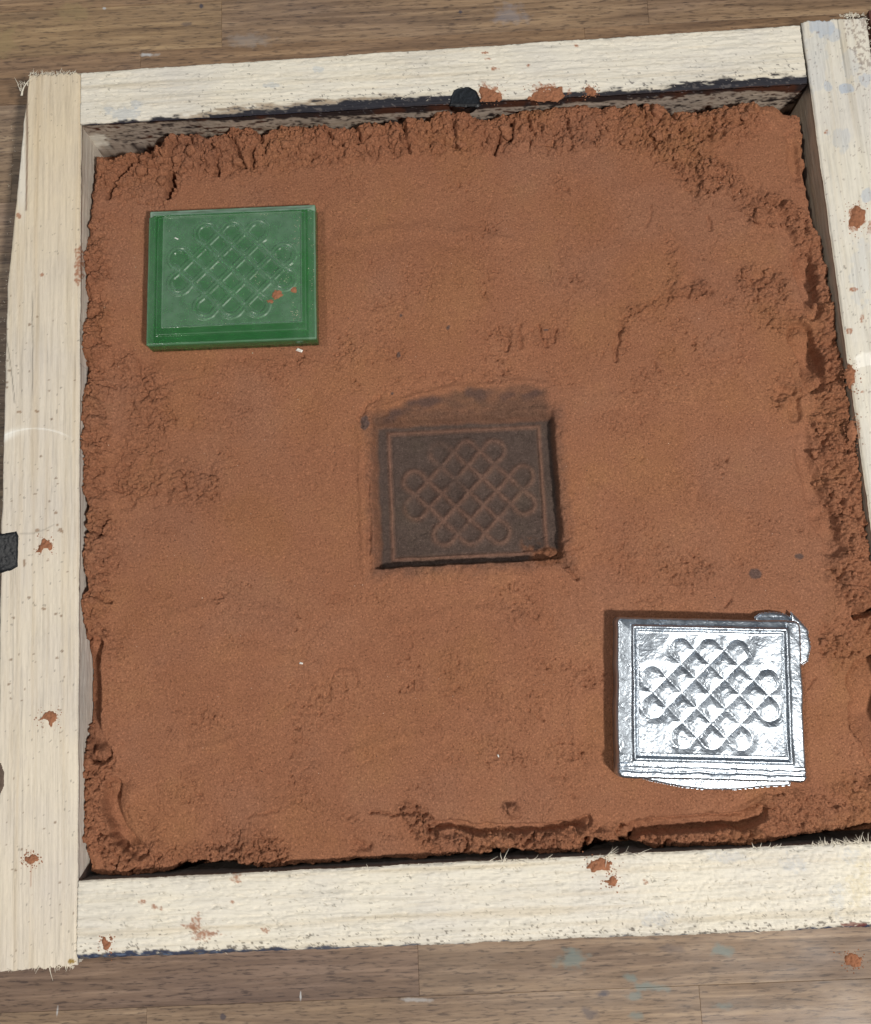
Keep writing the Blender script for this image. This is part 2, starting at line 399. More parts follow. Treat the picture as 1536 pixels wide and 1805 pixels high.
def blobm(u, v, cx, cy, rx, ry, seed, rag=.5, size=6):
    d = np.hypot((u-cx)/rx, (v-cy)/ry) + rag*fbm(u, v, size, 3, seed)
    m_ = sstep(1.05, .85, d)
    return m_*(.35+.65*sstep(-.25, .1, fbm(u, v, 2.6, 2, seed+1))) if rag >= .7 else m_
def lay(col, m, c): return col*(1-m[:, None]) + np.array(c)*m[:, None]
BLACK = (.018, .018, .024); NAVY = (.030, .035, .065)

def paint_left(col, u, v, x, y, z, t, L, top, seed):
    warm = sstep(700, 200, v)
    col = col*(1 - warm[:, None]*np.array([.03, .08, .18]))
    # vertical grain lines
    for cx, v0, v1, a in ((57, 500, 720, .5), (133, 620, 690, .3), (38, 1150, 1700, .18), (75, 900, 1700, .12), (100, 1000, 1700, .10), (22, 820, 1700, .16)):
        m = sstep(1.6, .4, np.abs(u-cx-(v-v0)*.004))*sstep(v0, v0+40, v)*sstep(v1, v1-40, v)*a*top
        col *= (1-m)[:, None]
    m = sstep(1.5, .4, polydist(u, v, [(8, 590), (14, 610), (22, 670), (26, 710)]))*.5; col *= (1-m)[:, None]
    # the split near the outer edge of the top end
    m = sstep(2.6, .8, polydist(u, v, [(47, 150), (48, 240), (47, 330), (46, 370)]))*top; col = lay(col, m*.75, (.16, .09, .06))
    m = sstep(9, 5, np.abs(u-38))*sstep(420, 330, v)*top; col = lay(col, m*.5, (.74, .73, .70))
    # pale arcs
    arc = np.abs(np.hypot((u-62)/1.0, (v-840)/.80)*1.0-106)
    m = sstep(2.4, .5, arc)*sstep(800, 765, v)*sstep(135, 100, u)*top; col = lay(col, m*.55, (.90, .89, .84))
    m = sstep(13, 1, np.abs(v-(755+.006*(u-60)**2))-0)*sstep(60, 5, u)*(v < 770+.006*(u-60)**2)*top; col = lay(col, m*.6, (.90, .89, .84))
    m = sstep(1.8, .5, polydist(u, v, [(35, 941), (60, 940), (80, 933), (95, 925)]))*.5; col *= (1-m*.5)[:, None]
    for cx, cy, rx, ry in ((75, 484, 4, 3), (33, 380, 5, 6)):
        col = lay(col, blobm(u, v, cx, cy, rx, ry, 5)*.8, RED)
    r = np.random.default_rng(11)
    for i in range(70):
        cx, cy = r.uniform(8, 132), r.uniform(500, 1680); s = r.uniform(1.2, 3.2)
        col = lay(col, blobm(u, v, cx, cy, s, s*.7, 300+i, .4, 2)*top*.75, (.22, .15, .10))
    for cx, cy, rx, ry in ((34, 726, 4, 2.5), (65, 725, 4.5, 2.5), (98, 904, 3, 3), (101, 925, 2.6, 3), (107, 935, 5, 5), (66, 935, 3.5, 3.5), (43, 993, 2.5, 7), (77, 1073, 5, 2.5), (56, 1495+15, 3, 3)):
        col = lay(col, blobm(u, v, cx, cy, rx, ry, int(cx*7+cy), .4, 3)*top*.75, (.28, .18, .11))
    m = blobm(u, v, 55, 1530, 1.5, 34, 61, .3, 8)*top; col = lay(col, m*.5, RED)
    # greyer side, sand smears on the inner edge
    side = (~top) & (t > .5)
    col = np.where(side[:, None], lay(col, np.full(len(u), .5), (.62, .60, .58)), col)
    m = blobm(u, v, 140, 470, 9, 38, 77, .7, 9) * (t > .9); col = lay(col, m*.85, RED)
    m = blobm(u, v, 126, 1695, 6, 5, 78, .4, 4); col = lay(col, m, (.30, .20, .06))
    return col
def paint_top(col, u, v, x, y, z, t, L, top, seed):
    # edge line in pixels of the inner arris
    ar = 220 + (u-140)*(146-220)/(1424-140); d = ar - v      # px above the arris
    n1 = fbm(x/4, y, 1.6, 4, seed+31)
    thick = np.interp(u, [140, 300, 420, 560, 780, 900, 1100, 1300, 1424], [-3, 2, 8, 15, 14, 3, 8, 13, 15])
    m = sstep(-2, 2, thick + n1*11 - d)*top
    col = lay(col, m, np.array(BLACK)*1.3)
    mb = sstep(-3, 3, thick+5+n1*10-d)*(1-m)*sstep(280, 360, u)*sstep(760, 640, u)*top; col = lay(col, mb*.7, (.20, .12, .06))
    # flecks scattered towards the inner edge
    f = (fbm(x/1.8, y, .8, 3, seed+33) > .42 + .008*np.clip(d-thick, 0, 60)) & top & (u > 350)
    col = lay(col, f*.8, (.10, .09, .09))
    for cx, cy, rx, ry in ((560, 122, 10, 7), (190, 193, 8, 5), (240, 184, 12, 7), (222, 200, 30, 10), (480, 150, 14, 5)):
        col = lay(col, blobm(u, v, cx, cy, rx, ry, int(cx), .6, 5)*top*.35, (.35, .42, .50))
    for cx, cy, rx, ry in ((862, 165, 20, 13), (966, 160, 30, 12), (1041, 160, 10, 8), (873, 121, 7, 3), (852, 145, 5, 4), (855, 93, 6, 2), (860, 104, 7, 2), (932, 115, 4, 3), (1017, 80, 4, 3)):
        col = lay(col, blobm(u, v, cx, cy, rx, ry, int(cx)+3, .7, 6)*.92, RED)
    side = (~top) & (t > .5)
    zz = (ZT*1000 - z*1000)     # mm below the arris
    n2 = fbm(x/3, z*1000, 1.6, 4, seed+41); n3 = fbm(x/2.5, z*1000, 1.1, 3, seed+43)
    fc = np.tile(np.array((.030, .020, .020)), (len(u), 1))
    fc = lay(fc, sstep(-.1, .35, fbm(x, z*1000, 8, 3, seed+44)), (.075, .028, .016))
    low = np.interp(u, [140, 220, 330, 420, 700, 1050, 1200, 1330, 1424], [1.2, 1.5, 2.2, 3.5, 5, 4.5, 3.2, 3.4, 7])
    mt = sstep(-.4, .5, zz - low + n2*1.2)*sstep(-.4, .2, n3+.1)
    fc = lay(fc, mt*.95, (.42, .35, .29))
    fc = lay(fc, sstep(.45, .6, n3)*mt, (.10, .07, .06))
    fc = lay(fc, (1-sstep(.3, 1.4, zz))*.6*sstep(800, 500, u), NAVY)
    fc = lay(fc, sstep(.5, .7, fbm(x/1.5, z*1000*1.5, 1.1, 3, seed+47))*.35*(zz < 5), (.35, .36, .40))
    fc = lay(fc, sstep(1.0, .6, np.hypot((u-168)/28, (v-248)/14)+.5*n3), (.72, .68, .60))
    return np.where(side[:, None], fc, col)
def paint_bottom(col, u, v, x, y, z, t, L, top, seed):
    n1 = fbm(x/2.2, y, 1.4, 4, seed+31)
    col = lay(col, ((~top) & (t > .5))*.9, (.07, .055, .05))  # near-black inner face: its shade in the gap is put into the colour
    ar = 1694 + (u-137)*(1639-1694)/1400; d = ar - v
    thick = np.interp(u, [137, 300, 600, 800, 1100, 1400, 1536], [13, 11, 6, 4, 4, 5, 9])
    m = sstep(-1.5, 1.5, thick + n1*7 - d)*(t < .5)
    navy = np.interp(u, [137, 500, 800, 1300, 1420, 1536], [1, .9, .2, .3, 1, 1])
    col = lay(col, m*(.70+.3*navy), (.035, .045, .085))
    m2 = sstep(-.1, .4, fbm(x/1.6, y, 1.0, 2, seed+39)-.1)*sstep(0, -3, d-thick+1)*sstep(650, 350, u); col = lay(col, m2*.55*(t < .5), (.16, .22, .33))
    f = (fbm(x/1.9, y, .8, 3, seed+33) > .34 + .010*np.clip(d-thick, 0, 90)) & top
    col = lay(col, f*.8, (.13, .11, .09))
    for cx, cy, rx, ry in ((275, 1600, 10, 4), (250, 1590, 6, 4), (415, 1548, 9, 9), (468, 1640, 8, 6), (372, 1646, 20, 6), (345, 1625, 10, 14), (335, 1634, 14, 5), (355, 1650, 16, 8), (1138, 1556, 5, 5), (410, 1590, 3, 3)):
        col = lay(col, blobm(u, v, cx, cy, rx, ry, int(cx)+9, .95, 5)*.8, RED*.95)
    for cx, cy, rx, ry in ((1160, 1620, 30, 14), (1400, 1520, 22, 16), (1280, 1512, 40, 10), (1475, 1585, 14, 30), (1500, 1510, 20, 14)):
        col = lay(col, blobm(u, v, cx, cy, rx, ry, int(cx), .7, 9)*top*.30, (.42, .47, .55))
    col = lay(col, blobm(u, v, 1520, 1560, 26, 34, 5, .8, 12)*.35, (.55, .46, .26))
    m = blobm(u, v, 1510, 1630, 26, 4, 12, .4, 6); col = lay(col, m*.8, (.16, .04, .03))
    return col
def paint_right(col, u, v, x, y, z, t, L, top, seed):
    for cx, cy, rx, ry, a in ((1450, 48, 24, 16, .7), (1470, 60, 12, 12, .5), (1490, 155, 14, 9, .8), (1460, 152, 7, 9, .6), (1440, 100, 20, 60, .25), (1500, 110, 16, 30, .25), (1480, 245, 20, 20, .35), (1530, 345, 10, 12, .6), (1520, 480, 20, 60, .25), (1525, 140, 10, 12, .5)):
        col = lay(col, blobm(u, v, cx, cy, rx, ry, int(cx+cy), .6, 9)*a*top, (.42, .47, .54))
    for cx, cy, rx, ry in ((1511, 380, 13, 20), (1506, 402, 9, 6), (1506, 510, 9, 5), (1503, 665, 8, 8), (1497, 583, 7, 6), (1520, 560, 3, 9), (1521, 690, 5, 3), (1458, 231, 4, 3.5), (1508, 758, 8, 18), (1512, 770, 8, 6), (1535, 400, 8, 10)):
        col = lay(col, blobm(u, v, cx, cy, rx, ry, int(cx+cy), .8, 5)*.9, RED)
    m = sstep(1.8, .6, np.abs(u-(1476+.16*(v-30))))*sstep(150, 90, v)*top; col *= (1-.45*m)[:, None]
    f = (fbm(x/1.2, y, .9, 3, seed+33) > .62 - .5*sstep(-20, 12, u-(1500+.14*(v-60)))*sstep(180, 100, v)) & top
    col = lay(col, f*.55, (.20, .14, .12))
    # pale crescent
    m = blobm(u, v, 1532, 640, 26, 22, 3, .3, 9)*(v < 652-.25*(u-1500))*top*.8; col = lay(col, m*.7, (.90, .88, .82))
    side = (~top) & (t > .5)
    zz = (ZT-z)*1000
    fc = np.tile(np.array((.50, .42, .33)), (len(u), 1))
    fc = lay(fc, sstep(.3, .0, np.abs(zz-.9+.2*fbm(x, 0*x, 20, 3, 5)))*.75, (.14, .10, .08))
    fc = lay(fc, sstep(0, .5, fbm(x/12, z*1000, 1.2, 3, seed+44))*.4, (.33, .26, .20))
    fc = lay(fc, sstep(175, 150, v)*.9, BLACK)
    return np.where(side[:, None], fc, col)

PINE = (.65, .585, .49); WHITE = (.69, .65, .565)
def dip_left(xm):  # dents along the inner edge of the left bar
    # xm runs from the top end down
    return -1.3*sstep(14, 18, xm)*sstep(30, 20, xm) - 1.0*sstep(200, 300, xm)*0 + .8*sstep(30, 22, xm)*sstep(0, 3, xm)*0
left, lf = bar('frame_bar', 'left bar with frayed ends and a black tar patch on its outer edge', (50, 130), (-12, 1706), (143, 128), (136, 1702), .25, PINE, paint_left,
               jag0=.0016, jag1=.0013, outer_pts=[(12, 500), (2, 900)], groove=1, endseed=1, round_in=.0012)
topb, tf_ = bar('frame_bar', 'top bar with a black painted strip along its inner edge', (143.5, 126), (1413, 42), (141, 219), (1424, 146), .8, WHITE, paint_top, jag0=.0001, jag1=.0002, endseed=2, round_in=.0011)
right, rf = bar('frame_bar', 'right bar with blue-grey stains and a red sand smear', (1527, 26), (1757, 1520), (1413, 38), (1612, 1480), .35, (.66, .625, .55), paint_right, jag0=.0008, jag1=.0003, groove=1, endseed=3, round_in=.001)
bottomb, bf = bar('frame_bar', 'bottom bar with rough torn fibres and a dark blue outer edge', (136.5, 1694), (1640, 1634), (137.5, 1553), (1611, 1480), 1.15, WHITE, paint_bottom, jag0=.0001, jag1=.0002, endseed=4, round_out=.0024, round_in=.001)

def child_of_bar(o, b):
    bpy.context.view_layer.update()
    mw = b.matrix_world.copy(); o.parent = b; o.matrix_parent_inverse = mw.inverted()

r = np.random.default_rng(5)
def fr(px, py, z, dx, dy, L, rad, bz=.3, bend=None):
    dx += r.normal()*.55; dy += r.normal()*.55
    b = bend if bend is not None else (r.normal()*.25, r.normal()*.25, r.normal()*.15)
    return (at(px, py, z), (dx, dy, bz), L*MM, rad*MM, b)
it = [fr(r.uniform(52, 142), 130+r.uniform(-1, 3), ZT-.0002-r.random()*.002, 0, 1, r.uniform(.6, 2.0), r.uniform(.08, .2), .1) for _ in range(110)]
it += [(at(38, 168, ZT), (.0, 1, .1), .0085, .0004, (.55, -.1, .05)), (at(33, 150, ZT-.002), (-.5, .9, .1), .004, .00013, (0, 0, 0)), (at(36, 160, ZT-.001), (-.3, 1, .1), .003, .0002, (-.2, 0, 0))]
it += [fr(r.uniform(36, 50), 150+r.uniform(-5, 10), ZT-.001, -.3, 1, r.uniform(.8, 2), .12) for _ in range(20)]
it += [fr(6+r.uniform(-6, 6)+(600-y)*.05*(y < 600), y, ZT-.0005, -1, .2, r.uniform(.4, 1.0), .05, 0) for y in r.uniform(200, 900, 60)]
child_of_bar(strands(it, 'torn_fibres'), left)
it = [fr(r.uniform(0, 136), 1703+r.uniform(-3, 1), ZT-.0003-r.random()*.001, 0, -1, r.uniform(.5, 1.8), r.uniform(.07, .16), .0) for _ in range(80)]
it += [(at(86, 1700, ZT), (.25, -1, 0), .0055, .00018, (.1, 0, 0)), (at(70, 1702, ZT), (-.5, -1, 0), .003, .00012, (0, 0, 0))]
child_of_bar(strands(it, 'torn_fibres'), left)
it = []
for cx, sp, n, dx, dy, Lm in ((1085, 28, 26, 1, .35, 4), (900, 22, 12, .9, -.1, 3), (886, 4, 3, -.5, 1, 4.5), (960, 14, 8, 1, .1, 3), (1330, 40, 14, .6, .5, 2.5), (1470, 40, 44, -.5, 1, 2.5), (1510, 22, 22, -.9, .5, 4), (1540, 30, 20, -.7, .6, 3), (700, 300, 12, 1, .1, 1.5)):
    for _ in range(n):
        px = cx + r.normal()*sp*.6; py = 1553 + (px-137)*(1480-1553)/1474
        it.append(fr(px, py+r.uniform(0, 4), ZT-.0002+r.random()*.0004, dx, dy, r.uniform(.4, 1)*Lm, r.uniform(.08, .17), .12))
child_of_bar(strands(it, 'torn_fibres'), bottomb)
it = []
for _ in range(420):      # short fibres lifting out of the rough bottom bar
    px = 140 + 1400*r.random()**.7; t_ = r.random(); py = (1553+(px-137)*(-73/1474))*(1-t_) + (1690+(px-137)*(-55/1400))*t_
    it.append(fr(px, py, ZT+.0001, .8, -.15+.5*(px > 1100)*r.normal(), r.uniform(.5, 1.8), r.uniform(.05, .12), .08))
child_of_bar(strands(it, 'lifted_fibres'), bottomb)
it = []
for _ in range(260):
    px = 150 + 1260*r.random(); t_ = r.random()**.6; py = (126-(px-143)*84/1270)*(1-t_) + (214-(px-141)*73/1283)*t_
    it.append(fr(px, py, ZT+.0001, 1, .06, r.uniform(.5, 1.7), r.uniform(.04, .10), .06))
child_of_bar(strands(it, 'lifted_fibres'), topb)
it = [fr(r.normal()*9+1503, 25+abs(r.normal())*4, ZT+.0002, r.normal()*.8, 1, r.uniform(.4, 1.4), r.uniform(.10, .2), .2) for _ in range(70)]
it += [fr(1527+y*.12+r.uniform(-5, 3), 26+y, ZT-.0003, .8, r.normal()*.5, r.uniform(.4, 1.1), .12, .1) for y in r.uniform(0, 110, 60)]
child_of_bar(strands(it, 'torn_fibres'), right)

def lump(name, pts, z, h, mat, label=None, seed=0, res=.00030, gran=1.0, scatter=0, **kw):
    """an irregular low lump over the pixel polygon pts lying at height z"""
    W3 = np.array([at(p[0], p[1], z) for p in pts]); lo = W3[:, :2].min(0)-.001; hi = W3[:, :2].max(0)+.001
    c = (lo+hi)/2; nx, ny = (np.ceil((hi-lo)/res)).astype(int)+1
    x, y = np.meshgrid(np.linspace(lo[0], hi[0], nx), np.linspace(lo[1], hi[1], ny), indexing='ij')
    pl = [(a*1000, b*1000) for a, b in W3[:, :2]]
    xm, ym = x*1000, y*1000
    sd = polydist(xm, ym, pl+[pl[0]])*np.where(inside(xm, ym, pl), 1, -1)
    sd = sd + .45*gran*fbm(xm, ym, 1.3, 3, seed)
    hh = np.sqrt(np.clip(1-(1-np.clip(sd/1.3, 0, 1))**2, 0, 1))*h*(.7+.5*fbm(xm, ym, 1.0, 3, seed+1)*gran)
    keep = sd > -.1
    zz = np.where(sd > 0, hh, -.0002)
    V = np.stack([x-c[0], y-c[1], zz], -1).reshape(-1, 3)
    Q = grid_quads(nx, ny); kf = keep.ravel(); Q = Q[kf[Q].any(1)]
    used = np.unique(Q); mp = -np.ones(len(V), int); mp[used] = np.arange(len(used))
    if len(used) == 0: return None
    Vv = V[used]; Tt = []
    if scatter:
        r5 = np.random.default_rng(seed+5); ext = (hi-lo)/2; add = []
        for _ in range(scatter):
            a_ = r5.uniform(0, 6.28); rr5 = r5.uniform(.35, 1.0)+abs(r5.normal())*.35
            p5 = np.array([math.cos(a_)*ext[0]*rr5, math.sin(a_)*ext[1]*rr5, 0.0]); s5 = r5.uniform(.10, .38)*MM
            b5 = len(Vv)+len(add)
            for d5 in ((1, 0, 0), (0, 1, 0), (-1, 0, 0), (0, -1, 0), (0, 0, 1), (0, 0, -.3)): add.append(p5+np.array(d5)*s5*r5.uniform(.6, 1.2))
            for q5 in range(4): Tt.append((b5+q5, b5+(q5+1) % 4, b5+4))
        Vv = np.vstack([Vv, np.array(add)])
    o = link(name, np_mesh(name, Vv, mp[Q], tris=Tt), mat, None, label, **kw); o.location = (c[0], c[1], z)
    return o
# tar patch, knots on the bars
tar = lump('tar_patch', [(-14, 942), (8, 940), (30, 936), (34, 945), (33, 1000), (20, 1006), (5, 1010), (-14, 1008)], ZT-.0002, .0009, M_TAR, 'glossy black patch', seed=3, gran=.25)
child_of_bar(tar, left)
kn = lump('knot', [(-14, 1340), (2, 1345), (8, 1362), (8, 1385), (0, 1402), (-14, 1400)], ZT-.0001, .0003, M_KNOT, 'dark knot', seed=4, gran=.3); child_of_bar(kn, left)
# black plugged hole on the inner arris of the top bar
pz = at(820, 180, ZT); 
plug = lump('plug', [(793, 186), (794, 170), (801, 158), (813, 153), (828, 153), (840, 160), (846, 172), (847, 184), (842, 187)], ZT-.0001, .0007, M_TAR, 'round black plug', seed=8, gran=.3); child_of_bar(plug, topb)
me_v = []; n = 20; c = at(820, 183, ZT)
exx = tf_[0]; eyy = np.cross([0, 0, 1.], exx)
V = []; 
for k in range(n):
    a = math.pi*k/(n-1)+math.pi
    for dep in (0, -.0006):
        V.append(c + exx*math.cos(a)*.0052 + np.array([0, 0, math.sin(a)*.0058]) + eyy*(dep-.0002))
V.append(c + eyy*-.0009 + np.array([0, 0, -.002]))
Q = [(2*k, 2*k+1, 2*k+3, 2*k+2) for k in range(n-1)]; Tt = [(2*k+1, 2*n, 2*k+3) for k in range(n-1)]
o = link('plug_face', np_mesh('plug_face', np.array(V), Q, tris=Tt), M_TAR); child_of_bar(o, topb)

# ------------------------------------------------------------------ knot-work field (mm, centred)
U = 5.12
pads = [(-2, -3), (0, -3), (2, -3), (-1, -2), (1, -2), (-4, -1), (-2, -1), (0, -1), (2, -1), (4, -1), (-3, 0), (-1, 0), (1, 0), (3, 0),
        (-4, 1), (-2, 1), (0, 1), (2, 1), (4, 1), (-1, 2), (1, 2), (-2, 3), (0, 3), (2, 3)]
R7 = .78
def knot_paths():
    segs = set(); curves = []
    def add(a, b): segs.add((min(a, b), max(a, b)))
    rnd = {(-2, -3), (0, -3), (2, -3), (-4, -1), (4, -1), (-4, 1), (4, 1), (-2, 3), (0, 3), (2, 3)}
    for (x, y) in pads:
        if (x, y) in rnd: continue
        p = [(x, y-1), (x+1, y), (x, y+1), (x-1, y)]
        for i in range(4): add(p[i], p[(i+1) % 4])
    for (x, y) in rnd:
        if x == 0:
            s = -1 if y < 0 else 1          # cap away from the centre
            a = [(x-1, y)] + [(x+R7*math.cos(t)*1.0, y+s*R7*math.sin(t)) for t in np.linspace(math.pi*.78, math.pi*.22, 9)] + [(x+1, y)]
            curves.append(a); add((x-1, y), (x, y-s)); add((x, y-s), (x+1, y))
        else:
            sx = -1 if x < 0 else 1; sy = -1 if y < 0 else 1
            th = math.atan2(sy, sx)         # outward diagonal
            st = (x-sx, y) ; en = (x, y-sy)
            a0 = math.atan2(0, -sx)
            # go from st round the outside to en
            arc = [(x+R7*math.cos(th+d), y+R7*math.sin(th+d)) for d in np.linspace(-math.pi*.60, math.pi*.60, 15)]
            if math.hypot(arc[0][0]-st[0], arc[0][1]-st[1]) > math.hypot(arc[-1][0]-st[0], arc[-1][1]-st[1]): arc = arc[::-1]
            curves.append([st]+arc+[en]); add(st, en)
    out = [[a, b] for a, b in segs] + curves
    return out
KP = knot_paths()
def knot_dist(p, q):
    """distance in mm from the knot line; p right, q up (mm from knot centre)"""
    d = np.full(p.shape, 1e9)
    for c in KP: d = np.minimum(d, polydist(p, q, [(a*U, -b*U) for a, b in c]))
    return d
def pad_dome(p, q):
    z = np.zeros(p.shape)
    for x, y in pads: z = np.maximum(z, 1 - np.hypot(p-x*U, q+y*U)/(U*.80))
    return np.clip(z, 0, 1)

A2, B2, KY = 33.0, 28.2, 1.7
def tile_edges(p, q):
    e = np.minimum(A2-np.abs(p), B2-np.abs(q))
    rr = np.minimum(27.2-np.abs(p-.3), 23.0-np.abs(q-KY))      # distance inside the inner rectangle
    return e, rr
def round_corner(p, q, a, b, r):
    dp = np.abs(p)-(a-r); dq = np.abs(q)-(b-r); m = (dp > 0) & (dq > 0)
    L = np.hypot(dp, dq)+1e-9; k = np.where(m, np.maximum(dp, dq)/L, 1)
    p2 = np.where(m, np.sign(p)*((a-r)+dp*k), p); q2 = np.where(m, np.sign(q)*((b-r)+dq*k), q)
    return p2, q2
def block(name, hf, thick, res, rad, mat, wob, parent, label=None, lower=None, tint=None):
    nx, ny = int(2*A2/res), int(2*B2/res)
    x, y = np.meshgrid(np.linspace(-A2, A2, nx), np.linspace(-B2, B2, ny), indexing='ij')
    z = hf(x, y)
    xr, yr = round_corner(x, y, A2, B2, rad)
    s = 1 + 0*x
    xr = xr + wob*fbm(y+50, x*0, 9, 4, 3)*np.clip((np.abs(x)/A2), 0, 1)**4; yr = yr + wob*fbm(x+90, y*0, 9, 4, 4)*(np.abs(y)/B2)**4
    V = np.stack([xr, yr, z], -1).reshape(-1, 3)
    Q = grid_quads(nx, ny)
    idx = np.arange(nx*ny).reshape(nx, ny)
    ring = np.concatenate([idx[:, 0], idx[-1, 1:], idx[-2::-1, -1], idx[0, -2:0:-1]])
    n = len(ring); layers = [ring]; off = len(V); parts = [V]
    for k, (f, sh) in enumerate(((.25, .0), (.55, 0), (1.0, 0))):
        L = V[ring].copy(); L[:, 2] = (1-f)*L[:, 2] + f*(-thick) if f < 1 else -thick
        L[:, :2] *= 1 + (lower or 0)*f
        parts.append(L); layers.append(np.arange(off, off+n)); off += n
    q = [Q]
    for a, b in zip(layers[:-1], layers[1:]):
        q.append(np.stack([a, b, np.roll(b, -1), np.roll(a, -1)], 1))
    parts.append(np.array([[0, 0, -thick]])); last = layers[-1]
    Tt = np.stack([np.roll(last, -1), last, np.full(n, off)], 1)
    cc = None
    if tint is not None:
        cc = np.full((off+1, 3), .03); cc[:nx*ny] = tint(x, y).reshape(-1, 1)
    me = np_mesh(name, np.vstack(parts)*MM, np.vstack(q), tris=Tt, col=cc)
    return link(name, me, mat, parent, label)

def place_tile(name, quad, z, label, cat):
    P = [at(*p, z) for p in quad]; c = sum(P)/4
    ex = (P[1]-P[0]) + (P[2]-P[3]); a = math.atan2(ex[1], ex[0])
    return empty(name, tuple(c), label, cat, rz=a)

# cast metal tile
def h_metal(p, q):
    e, rr = tile_edges(p, q)
    z = -.75*sstep(.9, 0, e)**1.5
    slope = np.where(q < -B2+5.2, .01, np.where(p > A2-5.2, .10, .19))
    z = z - (.15 + slope*np.clip(5.2-e, 0, 5.2))*sstep(.2, -.9, rr)
    z = z + .65*np.exp(-((rr+.2)/.6)**2) - .15*sstep(.2, 1.4, rr) - .22*np.exp(-((rr-1.0)/.28)**2) + .15*np.exp(-((rr-1.6)/.28)**2)
    kq = q-KY; d = knot_dist(p-.2, kq)
    soft = np.sqrt(d*d+.004)
    tt_ = np.clip(soft/2.3, 0, 1); z = z - .46*(1-tt_)**1.4 + .12*np.clip(pad_dome(p-.2, kq)*1.6, 0, 1)**.8 - .10*((p+kq)/U % 1)*0
    z = z + .07*fbm(p, q, 2.2, 4, 5) + .34*fbm(p, q, 12, 2, 6) + .03*fbm(p, q, 1.6, 2, 8)
    z = z - .35*sstep(.7, .0, np.abs(q+25.6+.4*fbm(p, 0*p, 5, 3, 9))) - .2*sstep(.6, .0, np.abs(q+23.9+.5*fbm(p, 0*p, 4, 3, 19)))
    return z
MQ = [(1085, 1083), (1420, 1093), (1422, 1383), (1088, 1375)]
metal = place_tile('metal_tile', MQ, .0292, 'shiny silver cast metal tile with knot pattern, lying on the sand at lower right', 'metal casting')
block('cast_body', h_metal, 7.2, .21, 2.2, M_METAL, .35, metal, lower=.01)
def flash(name, pts, seed, label, zz=.0235, mat=M_METAL):
    o = lump(name, pts, zz, .0009, mat, label, seed=seed, res=.00018, gran=.15)
    bpy.context.view_layer.update(); mw = metal.matrix_world.copy(); o.parent = metal; o.matrix_parent_inverse = mw.inverted(); return o
flash('flash', [(1110, 1365), (1395, 1372), (1392, 1384), (1350, 1387), (1290, 1392), (1245, 1392), (1200, 1387), (1150, 1377)], 21, 'thin bright flash below the lower edge')
flash('flash', [(1395, 1080), (1408, 1092), (1424, 1110), (1429, 1140), (1424, 1165), (1412, 1172), (1395, 1165)], 22, 'grey flash bulging from the right edge')
flash('flash', [(1332, 1088), (1340, 1082), (1360, 1079), (1385, 1083), (1398, 1092), (1398, 1110), (1330, 1110)], 23, 'crumpled flash behind the upper edge')

# green pattern tile
def h_green(p, q):
    e, rr = tile_edges(p, q)
    z = -1.5*sstep(2.9, .3, e)*(q > B2-3.2) - .35*sstep(.5, 0, e)
    z = z - .5*sstep(.1, .4, 3.9-e)*(q < B2-3.2)*sstep(0, -.2, rr)
    z = z - .40*sstep(-.1, .2, rr) + .30*np.exp(-((rr-.1)/.2)**2)
    d = knot_dist(p-.2, q-KY)
    z = z + .42*sstep(1.2, .95, d) - .20*np.exp(-(d/.25)**2) + .14*np.exp(-((d-1.12)/.15)**2)
    return z + .03*fbm(p, q, 4, 3, 15)
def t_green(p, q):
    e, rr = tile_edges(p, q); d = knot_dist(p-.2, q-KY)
    k = .03 + .11*sstep(-.2, .2, rr) + .22*np.exp(-((e-.25)/.25)**2) + .10*np.exp(-((e-3.9)/.2)**2)*(rr < 0) + .02*sstep(3.8, 4.2, e) + (.42+.25*fbm(p/4, q, 1.2, 3, 18))*sstep(B2-2.9, B2-2.5, q)*sstep(.2, .5, e)  # top bevel term paints the window's pale reflection, edge terms paint rim highlights
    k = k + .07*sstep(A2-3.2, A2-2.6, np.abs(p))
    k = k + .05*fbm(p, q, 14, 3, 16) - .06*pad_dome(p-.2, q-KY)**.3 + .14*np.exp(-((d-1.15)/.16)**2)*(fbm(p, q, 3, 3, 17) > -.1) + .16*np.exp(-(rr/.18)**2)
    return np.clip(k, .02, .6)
GQ = [(258, 371), (557, 356), (563, 596), (253, 606)]
green = place_tile('pattern_tile', GQ, .0290, 'translucent green resin tile with knot relief, lying on the sand at upper left', 'pattern')
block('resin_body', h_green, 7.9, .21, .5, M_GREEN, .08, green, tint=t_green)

# ------------------------------------------------------------------ the sand
SZ = .021
lo = at(-10, 1640, SZ)[:2]; hi = at(1560, 100, SZ)[:2]
inn = [at(137, 1553, ZT), at(143, 128, ZT), at(1424, 146, ZT), at(1611, 1480, ZT)]
i_l = at(141, 219, ZT)
corners = [at(137.5, 1553, ZT), at(141.5, 219, ZT), at(1424, 146, ZT), at(1611, 1480, ZT)]
NX, NY = 860, 860
s, t = np.meshgrid(np.linspace(0, 1, NX), np.linspace(0, 1, NY), indexing='ij')
bl, tl, tr, br = [c[:2] for c in corners]
XY = ((1-s)[..., None]*((1-t)[..., None]*bl + t[..., None]*tl) + s[..., None]*((1-t)[..., None]*br + t[..., None]*tr))
x = XY[..., 0]; y = XY[..., 1]; xm = x*1000; ym = y*1000
P0 = np.stack([x, y, np.full_like(x, SZ)], -1).reshape(-1, 3)
u, v = proj(P0); u = u.reshape(x.shape); v = v.reshape(x.shape)
wu = 7*fbm(xm, ym, 6, 4, 31) ; wv = 7*fbm(xm, ym, 6, 4, 32)
fu = 2.2*fbm(xm, ym, 1.6, 3, 33); fv = 2.2*fbm(xm, ym, 1.6, 3, 34)
U1, V1 = u + fu, v + fv
